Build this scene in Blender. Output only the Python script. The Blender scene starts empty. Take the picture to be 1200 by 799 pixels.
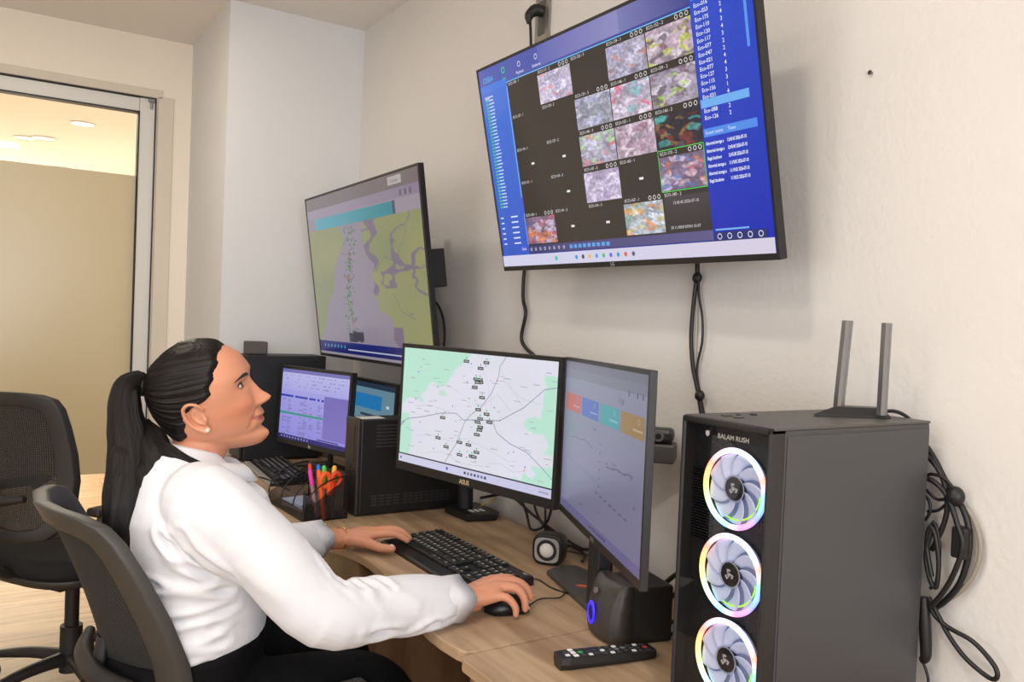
import bpy, bmesh, math, random
import numpy as np
from mathutils import Vector, Matrix, Euler
R_ = math.radians
random.seed(7)
SC = bpy.context.scene
COL = SC.collection

# ---------------------------------------------------------------- camera
cam_d = bpy.data.cameras.new('camera'); cam = bpy.data.objects.new('camera', cam_d); COL.objects.link(cam)
CAMH = 1.35
_R = Matrix(((0.84531277, -0.0224371, -0.53380042), (-0.53261208, 0.0433018, -0.84525104), (0.0420795, 0.99881006, 0.02465329)))
# the camera looks towards +x+y: rows are the room's axes in camera space
cam.matrix_world = Matrix.Translation((0, 0, CAMH)) @ _R.to_4x4()
cam_d.sensor_width = 36; cam_d.lens = 976 * 36 / 1200; cam_d.clip_start = .02
SC.camera = cam
SC.view_settings.view_transform = 'Standard'; SC.view_settings.look = 'None'
SC.view_settings.gamma = 1; SC.view_settings.exposure = -0.14
SC.view_settings.use_curve_mapping = False

# ---------------------------------------------------------------- light
w = bpy.data.worlds.new('world'); SC.world = w; w.use_nodes = True
w.node_tree.nodes['Background'].inputs[0].default_value = (.75, .82, 1, 1)
w.node_tree.nodes['Background'].inputs[1].default_value = .6
def area(name, loc, rot, sx, sy, power, col, shape='RECTANGLE'):
    d = bpy.data.lights.new(name, 'AREA'); d.shape = shape; d.size = sx; d.size_y = sy; d.energy = power; d.color = col
    o = bpy.data.objects.new(name, d); COL.objects.link(o); o.location = loc; o.rotation_euler = rot; return o
WARM = (1, .94, .85)
LAMPS = [(-.75, .25), (.10, .70), (-1.15, .95), (.15, 2.95)]
for (lx, ly), lw_, ls_ in zip(LAMPS, (10, 10, 9, 9), (.17, .17, .17, .34)): area('ceiling_lamp_light', (lx, ly, 2.575), (0, 0, 0), ls_, ls_, lw_, (1, .91, .80), 'DISK')
area('corridor_lamp_light', (.4, 5.6, 2.57), (0, 0, 0), .8, .8, 36, WARM)
area('corridor_lamp_light', (.4, 7.6, 2.57), (0, 0, 0), .8, .8, 40, WARM)
area('added_room_fill', (-2.42, .725, 1.5), (0, R_(-90), 0), 1.3, 1.4, 20, (.95, .97, 1))  # added cool fill light, set in an unseen left window
area('added_corridor_fill', (-.1, 9.5, 1.3), (R_(-90), 0, 0), 1.8, 1.8, 45, (1, .95, .86))  # added fill light that brightens the corridor ceiling
area('added_room_fill', (-.55, -1.93, 1.55), (R_(90), 0, 0), 2.4, 1.5, 74, (.98, .98, 1))  # added flash-like fill light from behind the camera

# ---------------------------------------------------------------- helpers
def lin(c):
    return tuple((x / 12.92 if x <= .04045 else ((x + .055) / 1.055) ** 2.4) for x in (v / 255 for v in c))
def pixel_ray(px, py): return _R @ Vector((px - 600, 400 - py, -976))
def on_x(px, py, X): r = pixel_ray(px, py); return Vector((0, 0, CAMH)) + r * (X / r.x)
def on_z(px, py, Z): r = pixel_ray(px, py); return Vector((0, 0, CAMH)) + r * ((Z - CAMH) / r.z)

def mat(name, rgb, rough=.5, metal=0, spec=.5, emit=None, es=0, noise=None, bump=None, coat=0, alpha=None, sss=0, sheen=0, trans=0):
    m = bpy.data.materials.new(name); m.use_nodes = True; nt = m.node_tree; b = nt.nodes['Principled BSDF']
    c = lin(rgb)
    b.inputs['Base Color'].default_value = (*c, 1); b.inputs['Roughness'].default_value = rough
    b.inputs['Metallic'].default_value = metal; b.inputs['Specular IOR Level'].default_value = spec
    b.inputs['Coat Weight'].default_value = coat
    if sheen: b.inputs['Sheen Weight'].default_value = sheen
    if sss:
        b.inputs['Subsurface Weight'].default_value = sss; b.inputs['Subsurface Radius'].default_value = (.012, .005, .003); b.inputs['Subsurface Scale'].default_value = 1
    if trans: b.inputs['Transmission Weight'].default_value = trans
    if alpha is not None: b.inputs['Alpha'].default_value = alpha
    if emit: b.inputs['Emission Color'].default_value = (*lin(emit), 1); b.inputs['Emission Strength'].default_value = es
    tc = nt.nodes.new('ShaderNodeTexCoord')
    if noise:  # (scale, amount, stretch xyz)
        mp = nt.nodes.new('ShaderNodeMapping'); mp.inputs['Scale'].default_value = noise[2] if len(noise) > 2 else (1, 1, 1)
        n = nt.nodes.new('ShaderNodeTexNoise'); n.inputs['Scale'].default_value = noise[0]; n.inputs['Detail'].default_value = 5
        r = nt.nodes.new('ShaderNodeValToRGB'); a = noise[1]
        r.color_ramp.elements[0].position = .3; r.color_ramp.elements[1].position = .7
        r.color_ramp.elements[0].color = (*[max(0, x * (1 - a)) for x in c], 1); r.color_ramp.elements[1].color = (*[min(1, x * (1 + a)) for x in c], 1)
        nt.links.new(tc.outputs['Object'], mp.inputs[0]); nt.links.new(mp.outputs[0], n.inputs['Vector'])
        nt.links.new(n.outputs['Fac'], r.inputs[0]); nt.links.new(r.outputs[0], b.inputs['Base Color'])
    if bump:  # (scale, strength, distance, stretch)
        mp = nt.nodes.new('ShaderNodeMapping'); mp.inputs['Scale'].default_value = bump[3] if len(bump) > 3 else (1, 1, 1)
        n = nt.nodes.new('ShaderNodeTexNoise'); n.inputs['Scale'].default_value = bump[0]; n.inputs['Detail'].default_value = 4
        bp = nt.nodes.new('ShaderNodeBump'); bp.inputs['Strength'].default_value = bump[1]; bp.inputs['Distance'].default_value = bump[2]
        nt.links.new(tc.outputs['Object'], mp.inputs[0]); nt.links.new(mp.outputs[0], n.inputs['Vector'])
        nt.links.new(n.outputs['Fac'], bp.inputs['Height']); nt.links.new(bp.outputs[0], b.inputs['Normal'])
    return m

class G:
    """collects verts and faces; build() links them as one mesh object"""
    def __init__(s): s.v = []; s.f = []; s.m = []; s.sm = []
    def add(s, vs, fs, M=None, mi=0, smooth=False):
        o = len(s.v)
        for p in vs:
            p = Vector(p); s.v.append(tuple(M @ p) if M else tuple(p))
        for f in fs: s.f.append(tuple(i + o for i in f)); s.m.append(mi); s.sm.append(smooth)
        return s
    def box(s, c, d, bev=0, rot=None, M=None, mi=0, seg=2):
        bm = bmesh.new(); bmesh.ops.create_cube(bm, size=1)
        for v in bm.verts: v.co = Vector((v.co.x * d[0], v.co.y * d[1], v.co.z * d[2]))
        if bev: bmesh.ops.bevel(bm, geom=bm.edges[:], offset=bev, segments=seg, profile=.5, affect='EDGES')
        T = Matrix.Translation(c)
        if rot: T = T @ Euler(rot).to_matrix().to_4x4()
        if M: T = M @ T
        bm.verts.index_update()
        s.add([v.co.copy() for v in bm.verts], [[v.index for v in f.verts] for f in bm.faces], T, mi, False); bm.free(); return s
    def prism(s, poly, z0, z1, M=None, mi=0, bev=0):
        bm = bmesh.new(); vs = [bm.verts.new((x, y, z0)) for x, y in poly]; f = bm.faces.new(vs)
        r = bmesh.ops.extrude_face_region(bm, geom=[f]); 
        for e in r['geom']:
            if isinstance(e, bmesh.types.BMVert): e.co.z = z1
        bmesh.ops.recalc_face_normals(bm, faces=bm.faces[:])
        if bev:
            ed = [e for e in bm.edges if abs(e.verts[0].co.z - e.verts[1].co.z) < 1e-6]
            bmesh.ops.bevel(bm, geom=ed, offset=bev, segments=2, profile=.5, affect='EDGES')
        bm.verts.index_update()
        s.add([v.co.copy() for v in bm.verts], [[v.index for v in f.verts] for f in bm.faces], M, mi); bm.free(); return s
    def loft(s, rings, cap=True, M=None, mi=0, smooth=True, close=False):
        n = len(rings[0]); vs = [p for r in rings for p in r]; fs = []
        K = len(rings); 
        for k in range(K if close else K - 1):
            a, b = k * n, ((k + 1) % K) * n
            for i in range(n): j = (i + 1) % n; fs.append((a + i, a + j, b + j, b + i))
        s.add(vs, fs, M, mi, smooth)
        if cap and not close:
            s.add(rings[0], [tuple(range(n - 1, -1, -1))], M, mi, False); s.add(rings[-1], [tuple(range(n))], M, mi, False)
        return s
    def tube(s, pts, r, n=10, smooth=4, M=None, mi=0, flat=None, up=None, cap=True, closed=False, roundcap=False):
        P, Rr = spline(pts, r, smooth, closed)
        rings = frame_rings(P, Rr, n, flat, up, closed)
        if roundcap and not closed:
            def dome(ring, c, d, rad):
                out = []
                for a in (30, 60, 82):
                    q = math.sin(R_(a)) * rad; k = math.cos(R_(a)); out.append([c + (Vector(p) - c) * k + d * q for p in ring])
                return out
            d0 = (P[0] - P[1]).normalized(); d1 = (P[-1] - P[-2]).normalized()
            rings = dome(rings[0], P[0], d0, Rr[0])[::-1] + rings + dome(rings[-1], P[-1], d1, Rr[-1])
        s.loft(rings, cap, M, mi, True, closed); return s
    def cyl(s, p0, p1, r0, r1=None, n=20, M=None, mi=0, bev=0):
        p0, p1 = Vector(p0), Vector(p1); r1 = r0 if r1 is None else r1
        if bev:
            d = (p1 - p0).normalized()
            return s.loft(frame_rings([p0, p0 + d * bev, p1 - d * bev, p1], [r0 - bev, r0, r1, r1 - bev], n), True, M, mi)
        return s.loft(frame_rings([p0, p1], [r0, r1], n), True, M, mi)
    def ell(s, c, r, M=None, mi=0, nu=20, nv=12, rot=None):
        rings = []
        T = Matrix.Translation(c) @ (Euler(rot).to_matrix().to_4x4() if rot else Matrix())
        for k in range(nv + 1):
            t = math.pi * (k + .02) / (nv + .04)
            rings.append([T @ Vector((r[0] * math.sin(t) * math.cos(2 * math.pi * i / nu), r[1] * math.sin(t) * math.sin(2 * math.pi * i / nu), r[2] * math.cos(t))) for i in range(nu)])
        return s.loft(rings[::-1], True, M, mi)
    def build(s, name, mats, parent=None, autosmooth=False):
        me = bpy.data.meshes.new(name); me.from_pydata(s.v, [], s.f)
        if not isinstance(mats, (list, tuple)): mats = [mats]
        for m in mats: me.materials.append(m)
        me.polygons.foreach_set('material_index', s.m); me.polygons.foreach_set('use_smooth', s.sm)
        me.validate(); me.update()
        bm = bmesh.new(); bm.from_mesh(me); bmesh.ops.recalc_face_normals(bm, faces=bm.faces[:]); bm.to_mesh(me); bm.free()
        o = bpy.data.objects.new(name, me); COL.objects.link(o)
        if parent: o.parent = parent
        return o

def spline(pts, r, k, closed=False):
    P = [Vector(p) for p in pts]; n = len(P)
    Rr = list(r) if isinstance(r, (list, tuple)) else [r] * n
    if k <= 1 or n < 3: return P, Rr
    out, ro = [], []
    segs = n if closed else n - 1
    for i in range(segs):
        if closed: p0, p1, p2, p3 = P[(i - 1) % n], P[i], P[(i + 1) % n], P[(i + 2) % n]; ra, rb = Rr[i], Rr[(i + 1) % n]
        else: p0, p1, p2, p3 = P[max(0, i - 1)], P[i], P[i + 1], P[min(n - 1, i + 2)]; ra, rb = Rr[i], Rr[i + 1]
        for j in range(k):
            t = j / k
            out.append(.5 * ((2 * p1) + (p2 - p0) * t + (2 * p0 - 5 * p1 + 4 * p2 - p3) * t * t + (3 * p1 - p0 - 3 * p2 + p3) * t ** 3)); ro.append(ra + (rb - ra) * (t * t * (3 - 2 * t)))
    if not closed: out.append(P[-1]); ro.append(Rr[-1])
    return out, ro

def frame_rings(P, Rr, n, flat=None, up=None, closed=False):
    rings = []; K = len(P); u = None
    for i in range(K):
        a = P[(i - 1) % K] if closed else P[max(0, i - 1)]; b = P[(i + 1) % K] if closed else P[min(K - 1, i + 1)]
        t = (b - a); t = t.normalized() if t.length > 1e-9 else Vector((0, 0, 1))
        if up is not None: ref = Vector(up)
        elif u is None: ref = Vector((0, 0, 1)) if abs(t.z) < .9 else Vector((1, 0, 0))
        else: ref = u
        u = ref - t * ref.dot(t)
        if u.length < 1e-5: u = Vector((1, 0, 0)) - t * t.x
        u.normalize(); v = t.cross(u)
        f = 1 if flat is None else (flat[i * len(flat) // K] if isinstance(flat, (list, tuple)) else flat)
        rings.append([P[i] + (v * math.cos(2 * math.pi * j / n) + u * math.sin(2 * math.pi * j / n) * f) * Rr[i] for j in range(n)])
    return rings

def tag(o, label=None, cat=None, group=None, kind=None):
    if label: o['label'] = label
    if cat: o['category'] = cat
    if group: o['group'] = group
    if kind: o['kind'] = kind
    return o
def thing(name, label, cat, loc=(0, 0, 0), rz=0, group=None, M=None):
    o = bpy.data.objects.new(name, None); COL.objects.link(o); o.empty_display_size = .05
    if M is not None: o.matrix_world = M
    else: o.location = loc; o.rotation_euler = (0, 0, rz)
    return tag(o, label, cat, group)
def copy_tree(o, parent=None):
    c = o.copy(); COL.objects.link(c); c.parent = parent
    for ch in [x for x in o.children]: copy_tree(ch, c)
    return c
def structure(g, name, m, parent=None):
    o = g.build(name, m, parent)
    if not parent: o['kind'] = 'structure'
    return o
FONT = {}
def text_mesh(s, bold=0):
    if (s, bold) in FONT: return FONT[(s, bold)]
    c = bpy.data.curves.new('writing', 'FONT'); c.body = s; c.size = 1; c.resolution_u = 2; c.offset = bold; c.fill_mode = 'FRONT'
    o = bpy.data.objects.new('writing', c); COL.objects.link(o)
    bpy.context.view_layer.update()
    me = bpy.data.meshes.new_from_object(o)
    vs = [v.co.copy() for v in me.vertices]; fs = [tuple(p.vertices) for p in me.polygons]
    bpy.data.objects.remove(o); bpy.data.meshes.remove(me); bpy.data.curves.remove(c)
    w = max([v.x for v in vs], default=0)
    FONT[(s, bold)] = (vs, fs, w); return FONT[(s, bold)]
def add_text(g, s, size, M, mi=0, bold=0, center=True, z=0):
    vs, fs, w = text_mesh(s, bold); off = -w / 2 if center else 0
    g.add([Vector(((v.x + off) * size, (v.y - .35) * size, z)) for v in vs], fs, M, mi)

# ---------------------------------------------------------------- materials
def wall_mat(name, rgb, b=.25):
    return mat(name, rgb, .85, spec=.2, noise=(1.5, .02), bump=(85, b, .004))
M_WALL = wall_mat('white_plaster', (225, 221, 216), .3)
M_CEIL = mat('ceiling_paint', (240, 236, 230), .9, spec=.2)
M_CREAM = wall_mat('cream_plaster', (246, 236, 220), .15)
def plank_mat():
    m = bpy.data.materials.new('wood_look_floor_tiles'); m.use_nodes = True; nt = m.node_tree; b = nt.nodes['Principled BSDF']
    tc = nt.nodes.new('ShaderNodeTexCoord'); mp = nt.nodes.new('ShaderNodeMapping')
    br = nt.nodes.new('ShaderNodeTexBrick'); br.inputs['Scale'].default_value = 1; br.inputs['Brick Width'].default_value = 1.2; br.inputs['Row Height'].default_value = .2
    br.inputs['Mortar Size'].default_value = .003; br.offset = .37
    br.inputs['Color1'].default_value = (*lin((190, 163, 126)), 1); br.inputs['Color2'].default_value = (*lin((176, 148, 110)), 1); br.inputs['Mortar'].default_value = (*lin((130, 106, 76)), 1)
    n = nt.nodes.new('ShaderNodeTexNoise'); n.inputs['Scale'].default_value = 3; n.inputs['Detail'].default_value = 8
    mp2 = nt.nodes.new('ShaderNodeMapping'); mp2.inputs['Scale'].default_value = (1, 9, 1)
    r = nt.nodes.new('ShaderNodeValToRGB'); r.color_ramp.elements[0].color = (.62, .58, .52, 1); r.color_ramp.elements[1].color = (1.12, 1.1, 1.06, 1); r.color_ramp.elements[0].position = .3; r.color_ramp.elements[1].position = .62
    mx = nt.nodes.new('ShaderNodeMix'); mx.data_type = 'RGBA'; mx.blend_type = 'MULTIPLY'; mx.inputs[0].default_value = .8
    L = nt.links.new
    L(tc.outputs['Object'], mp.inputs[0]); L(mp.outputs[0], br.inputs['Vector']); L(tc.outputs['Object'], mp2.inputs[0]); L(mp2.outputs[0], n.inputs['Vector'])
    L(n.outputs['Fac'], r.inputs[0]); L(br.outputs['Color'], mx.inputs[6]); L(r.outputs[0], mx.inputs[7]); L(mx.outputs[2], b.inputs['Base Color'])
    b.inputs['Roughness'].default_value = .45
    return m
M_FLOOR = plank_mat()
def desk_mat(name, rgb, dark, stretch=(9, 1, 9)):
    m = mat(name, rgb, .5, spec=.35); nt = m.node_tree; b = nt.nodes['Principled BSDF']; L = nt.links.new
    tc = nt.nodes.new('ShaderNodeTexCoord'); mp = nt.nodes.new('ShaderNodeMapping'); mp.inputs['Scale'].default_value = stretch
    n = nt.nodes.new('ShaderNodeTexNoise'); n.inputs['Scale'].default_value = 2.2; n.inputs['Detail'].default_value = 9; n.inputs['Distortion'].default_value = .6
    r = nt.nodes.new('ShaderNodeValToRGB'); r.color_ramp.elements[0].position = .33; r.color_ramp.elements[1].position = .6
    r.color_ramp.elements[0].color = (*lin(dark), 1); r.color_ramp.elements[1].color = (*lin(rgb), 1)
    L(tc.outputs['Object'], mp.inputs[0]); L(mp.outputs[0], n.inputs['Vector']); L(n.outputs['Fac'], r.inputs[0]); L(r.outputs[0], b.inputs['Base Color'])
    return m
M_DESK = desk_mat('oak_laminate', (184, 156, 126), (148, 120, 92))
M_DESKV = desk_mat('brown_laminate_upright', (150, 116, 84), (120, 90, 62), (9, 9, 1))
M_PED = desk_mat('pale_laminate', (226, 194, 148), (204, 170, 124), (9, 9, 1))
M_EDGE = mat('edge_banding', (150, 118, 86), .55)
M_ALU = mat('white_aluminium', (222, 220, 214), .4)
M_GASKET = mat('black_rubber', (30, 30, 30), .6)
M_BLK = mat('black_plastic', (26, 26, 28), .38)
M_BLKM = mat('matte_black_plastic', (24, 24, 26), .6)
M_DGREY = mat('dark_grey_steel', (78, 78, 80), .42, metal=.25, spec=.4, bump=(600, .05, .001))
M_CHROME = mat('brushed_metal', (150, 150, 152), .3, metal=.9)
M_WHITE = mat('white_plastic', (225, 225, 225), .4)
M_CABLE = mat('black_cable', (24, 23, 23), .45)
M_GREYC = mat('beige_cable', (150, 140, 126), .5)
M_CHAIR = mat('grey_chair_plastic', (58, 56, 53), .45)
M_CHAIRB = mat('black_chair_plastic', (30, 30, 31), .5)
M_CLOTH = mat('black_seat_fabric', (20, 20, 22), .9, bump=(500, .3, .001))

# ---------------------------------------------------------------- room
CE = 2.594
structure(G().box((-.3, 3.9, -.05), (4.6, 12.2, .1)), 'floor', M_FLOOR)
structure(G().box((-.3, 3.9, CE + .05), (4.6, 12.2, .1)), 'ceiling', M_CEIL)
structure(G().box((1.43, .75, CE / 2), (.1, 5.5, CE)), 'wall_right', M_WALL)
structure(G().prism([(.803, 3.501), (1.48, 3.501), (1.48, 4.223), (.803, 4.223)], 0, CE), 'wall_back', wall_mat('cool_white_plaster', (224, 224, 224), .12))
g = G(); g.box((.646 + .5, 4.27, CE / 2), (1.0, .094, CE)); g.box((.1, 4.27, (2.311 + CE) / 2), (1.092, .094, CE - 2.311)); g.box((-1.55, 4.27, CE / 2), (2.1, .094, CE))
structure(g, 'wall_far', M_CREAM)
g = G(); g.box((-2.55, -1.0, CE / 2), (.1, 2.0, CE)); g.box((-2.55, 2.85, CE / 2), (.1, 2.8, CE)); g.box((-2.55, .725, .4), (.1, 1.45, .8)); g.box((-2.55, .725, (2.2 + CE) / 2), (.1, 1.45, CE - 2.2))
structure(g, 'wall_left', M_WALL)
g = G(); g.box((-2.175, -2.05, CE / 2), (.85, .1, CE)); g.box((1.045, -2.05, CE / 2), (.79, .1, CE)); g.box((-.55, -2.05, .375), (2.4, .1, .75)); g.box((-.55, -2.05, (2.35 + CE) / 2), (2.4, .1, CE - 2.35))
structure(g, 'wall_front', M_WALL)
structure(G().box((-.3, 9.6, CE / 2), (4.6, .1, CE)), 'wall_corridor_end', M_CREAM)
structure(G().box((1.35, 6.9, CE / 2), (.1, 5.3, CE)), 'wall_corridor_right', M_CREAM)
structure(G().box((-1.2, 6.9, CE / 2), (.1, 5.3, CE)), 'wall_corridor_left', M_CREAM)
# added windows out of view, framing the fill lights; this one is cool
win = thing('added_window_1', None, None); win['kind'] = 'structure'
g = G(); g.box((-2.53, .725, 1.5), (.05, .05, 1.4))
for z in (.83, 2.17): g.box((-2.53, .725, z), (.06, 1.45, .06))
for y in (.03, 1.42): g.box((-2.53, y, 1.5), (.06, .06, 1.4))
g.build('added_window_frame', M_ALU, win)
win = thing('added_window_3', None, None); win['kind'] = 'structure'  # added window round the corridor fill light
g = G()
for x in (-1.03, .83): g.box((x, 9.54, 1.3), (.06, .06, 1.9))
for z in (.37, 2.23): g.box((-.1, 9.54, z), (1.9, .06, .06))
g.build('added_window_frame', M_ALU, win)
win = thing('added_window_2', None, None); win['kind'] = 'structure'  # added window round the soft fill behind the camera
g = G(); g.box((-.55, -2.03, 1.55), (.05, .05, 1.6))
for z in (.78, 2.32): g.box((-.55, -2.03, z), (2.4, .06, .06))
for x in (-1.72, .62): g.box((x, -2.03, 1.55), (.06, .06, 1.6))
g.build('added_window_frame', M_ALU, win)
# glass door
def glass_mat(name, tint, tr, rough=.03, gl=.12):
    m = bpy.data.materials.new(name); m.use_nodes = True; nt = m.node_tree; nt.nodes.clear(); L = nt.links.new
    out = nt.nodes.new('ShaderNodeOutputMaterial'); t = nt.nodes.new('ShaderNodeBsdfTransparent'); t.inputs[0].default_value = (*tint, 1)
    gs = nt.nodes.new('ShaderNodeBsdfGlossy'); gs.inputs['Roughness'].default_value = rough; gs.inputs[0].default_value = (1, 1, 1, 1)
    lw = nt.nodes.new('ShaderNodeLayerWeight'); lw.inputs[0].default_value = .5; pw = nt.nodes.new('ShaderNodeMath'); pw.operation = 'POWER'; pw.inputs[1].default_value = 4; L(lw.outputs['Facing'], pw.inputs[0])
    fr = nt.nodes.new('ShaderNodeMath'); fr.operation = 'MULTIPLY_ADD'; fr.inputs[1].default_value = .55; fr.inputs[2].default_value = .035; L(pw.outputs[0], fr.inputs[0]); mx = nt.nodes.new('ShaderNodeMixShader')
    L(fr.outputs[0], mx.inputs[0]); L(t.outputs[0], mx.inputs[1]); L(gs.outputs[0], mx.inputs[2]); L(mx.outputs[0], out.inputs[0]); return m
M_GLASS = glass_mat('clear_glass', (.9, .9, .86), 1)
def frost_mat():
    m = bpy.data.materials.new('frosted_film'); m.use_nodes = True; nt = m.node_tree; nt.nodes.clear(); L = nt.links.new
    out = nt.nodes.new('ShaderNodeOutputMaterial'); d = nt.nodes.new('ShaderNodeBsdfDiffuse'); d.inputs[0].default_value = (*lin((214, 206, 186)), 1)
    t = nt.nodes.new('ShaderNodeBsdfTranslucent'); t.inputs[0].default_value = (*lin((214, 206, 176)), 1)
    mx = nt.nodes.new('ShaderNodeMixShader'); mx.inputs[0].default_value = .5; L(d.outputs[0], mx.inputs[1]); L(t.outputs[0], mx.inputs[2]); 
    gs = nt.nodes.new('ShaderNodeBsdfGlossy'); gs.inputs['Roughness'].default_value = .25; m2 = nt.nodes.new('ShaderNodeMixShader'); m2.inputs[0].default_value = .05
    L(mx.outputs[0], m2.inputs[1]); L(gs.outputs[0], m2.inputs[2]); L(m2.outputs[0], out.inputs[0]); return m
dr = thing('door_1', None, None, (0, 4.223, 0)); dr['kind'] = 'structure'
XL, XR, ZT = -.446, .646, 2.311
g = G(); g.box((XR - .036, .02, ZT / 2), (.066, .05, ZT - .006), .003); g.box((XL + .036, .02, ZT / 2), (.066, .05, ZT - .006), .003)
g.box(((XL + XR) / 2, .02, ZT - .036), (XR - XL - .14, .05, .062), .003); 
g.build('door_frame', M_ALU, dr)
g = G()
for x in (XR - .0715, XL + .0715): g.box((x, .016, 1.17), (.006, .05, 2.15))
g.box(((XL + XR) / 2, .016, 2.241), (XR - XL - .14, .05, .006)); g.box((XR - .0015, .01, ZT / 2), (.004, .05, ZT)); g.box(((XL + XR) / 2, .01, ZT - .0015), (XR - XL, .05, .004))
g.build('gasket', M_GASKET, dr)
g = G(); g.add([(XL + .07, .025, .01), (XR - .07, .025, .01), (XR - .07, .025, 2.24), (XL + .07, .025, 2.24)], [(0, 1, 2, 3)]); g.build('glass_pane', M_GLASS, dr)
g = G(); g.box(((XL + XR) / 2, .018, 1.255), (XR - XL - .146, .002, 1.385)); g.build('frosted_film', frost_mat(), dr)
g = G(); g.box((XR - .02, -.01, ZT - .012), (.03, .02, .016), .003); g.cyl((XR - .02, -.012, ZT - .05), (XR - .02, -.012, ZT - .02), .005); g.build('pivot_hinge', M_CHROME, dr)
# plaster reveal strip around door
structure(G().box((.69, 4.221, 1.16), (.07, .012, 2.33), .003).box((.1, 4.221, 2.335), (1.15, .012, .04), .003), 'trim_1', wall_mat('door_surround_plaster', (222, 212, 196), .1))
# recessed downlights in the corridor ceiling + ceiling panels in this room
M_LAMP = mat('lamp_diffuser', (255, 250, 240), .5, emit=(255, 246, 228), es=6)
M_LAMPD = mat('dim_lamp_diffuser', (255, 250, 240), .5, emit=(255, 246, 228), es=1.2)
for i, (x, y, mm, lab) in enumerate([(.535, 6.55, M_LAMP, 'brightest round recessed downlight seen through the clear top of the glass door'), (.22, 7.45, M_LAMPD, 'dim round recessed downlight in corridor ceiling, leftmost behind the glass door'), (.34, 7.35, M_LAMPD, 'dim round recessed downlight in corridor ceiling, right of its dim twin'), (.544, 8.85, M_LAMP, 'small far round downlight near the top of the frosted door film')]):
    t = thing('recessed_downlight', lab, 'ceiling light', (x, y, CE - .001), 0, 'corridor ceiling downlights')
    g = G(); g.loft([[Vector((r * math.cos(a), r * math.sin(a), z)) for a in [2 * math.pi * k / 32 for k in range(32)]] for r, z in ((.085, 0), (.085, -.006), (.072, -.01), (.07, -.002))], False); g.build('trim_ring', M_WHITE, t)
    G().cyl((0, 0, -.001), (0, 0, -.005), .07, n=32).build('diffuser', mm, t)
for i, (lx, ly) in enumerate(LAMPS):
    t = thing('ceiling_downlight', ['round ceiling downlight nearest the viewer on the left', 'round ceiling downlight above the viewer, right of its neighbour', 'round ceiling downlight farthest from the screens', 'round ceiling downlight nearest the pilaster'][i], 'ceiling light', (lx, ly, CE), 0, 'room ceiling downlights')
    g = G(); g.loft([[Vector((r * math.cos(a), r * math.sin(a), z)) for a in [2 * math.pi * k / 32 for k in range(32)]] for r, z in ((.105, 0), (.105, -.008), (.088, -.012), (.086, -.004))], False); g.build('trim_ring', M_WHITE, t)
    G().cyl((0, 0, -.001), (0, 0, -.006), .086, n=32).build('diffuser', M_LAMP, t)

# ---------------------------------------------------------------- desks
t = thing('corner_desk', 'curved oak laminate corner desk carrying keyboard, monitors and pen holder', 'desk')
edge = [(1.345, 1.285), (.762, 1.282), (.744, 1.290), (.737, 1.308), (.732, 1.36), (.732, 1.42), (.744, 1.52), (.765, 1.61), (.785, 1.71), (.797, 1.80), (.803, 1.88), (.799, 1.95), (.787, 2.01), (.765, 2.07), (.735, 2.12), (.69, 2.17), (.62, 2.205), (.5, 2.22), (.5, 3.49), (1.345, 3.49)]
g = G(); g.prism(edge, .727, .75, bev=.003); o = g.build('desktop', [M_DESK], t)
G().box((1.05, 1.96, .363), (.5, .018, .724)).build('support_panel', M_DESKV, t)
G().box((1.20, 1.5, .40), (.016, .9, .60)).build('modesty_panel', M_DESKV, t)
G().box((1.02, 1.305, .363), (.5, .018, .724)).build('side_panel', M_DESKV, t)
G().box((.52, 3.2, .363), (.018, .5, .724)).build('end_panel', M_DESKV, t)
t = thing('side_desk', 'straight oak laminate side desk in front, under the tower and remote', 'desk')
g = G(); g.prism([(1.345, .40), (.722, .40), (.722, 1.262), (.728, 1.274), (.74, 1.278), (1.345, 1.281)], .727, .75, bev=.003); g.build('desktop', M_DESK, t)
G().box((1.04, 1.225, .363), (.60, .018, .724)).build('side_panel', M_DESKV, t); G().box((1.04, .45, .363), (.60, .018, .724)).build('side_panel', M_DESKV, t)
t = thing('drawer_pedestal', 'pale laminate drawer pedestal under the desk behind the thigh', 'cabinet', (.77, 2.50, 0))
G().box((0, 0, .36), (.42, .5, .66), .002).build('body', M_PED, t)
for z in (.16, .37, .58):
    d = G().box((-.219, 0, z), (.018, .48, .195), .002).build('drawer', M_PED, t); G().tube([(-.228, -.06, z + .04), (-.25, -.06, z + .04), (-.25, .06, z + .04), (-.228, .06, z + .04)], .004, 8, 1).build('handle', M_CHROME, d)
for a in (-1, 1):
    for b in (-1, 1): G().cyl((a * .18, b * .22, 0), (a * .18, b * .22, .03), .018).build('foot', M_BLK, t)

# ---------------------------------------------------------------- screens
def screen_matrix(c, yaw, tilt, roll=0):
    cy, sy = math.cos(R_(yaw)), math.sin(R_(yaw)); n = Vector((-cy, -sy, 0)); r = Vector((sy, -cy, 0)); u = Vector((0, 0, 1))
    ct, st = math.cos(R_(tilt)), math.sin(R_(tilt)); n2 = n * ct - u * st; u2 = u * ct + n * st
    cr, sr = math.cos(R_(roll)), math.sin(R_(roll)); r3 = r * cr + u2 * sr; u3 = u2 * cr - r * sr
    return Matrix(((r3.x, u3.x, n2.x, c[0]), (r3.y, u3.y, n2.y, c[1]), (r3.z, u3.z, n2.z, c[2]), (0, 0, 0, 1)))
def screen_mat(name, es, rough=.18, base=(8, 8, 10), spec=.5):
    m = mat(name, base, rough, spec=spec); nt = m.node_tree; a = nt.nodes.new('ShaderNodeVertexColor'); a.layer_name = 'Col'
    b = nt.nodes['Principled BSDF']; nt.links.new(a.outputs[0], b.inputs['Emission Color']); b.inputs['Emission Strength'].default_value = es; return m
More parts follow.
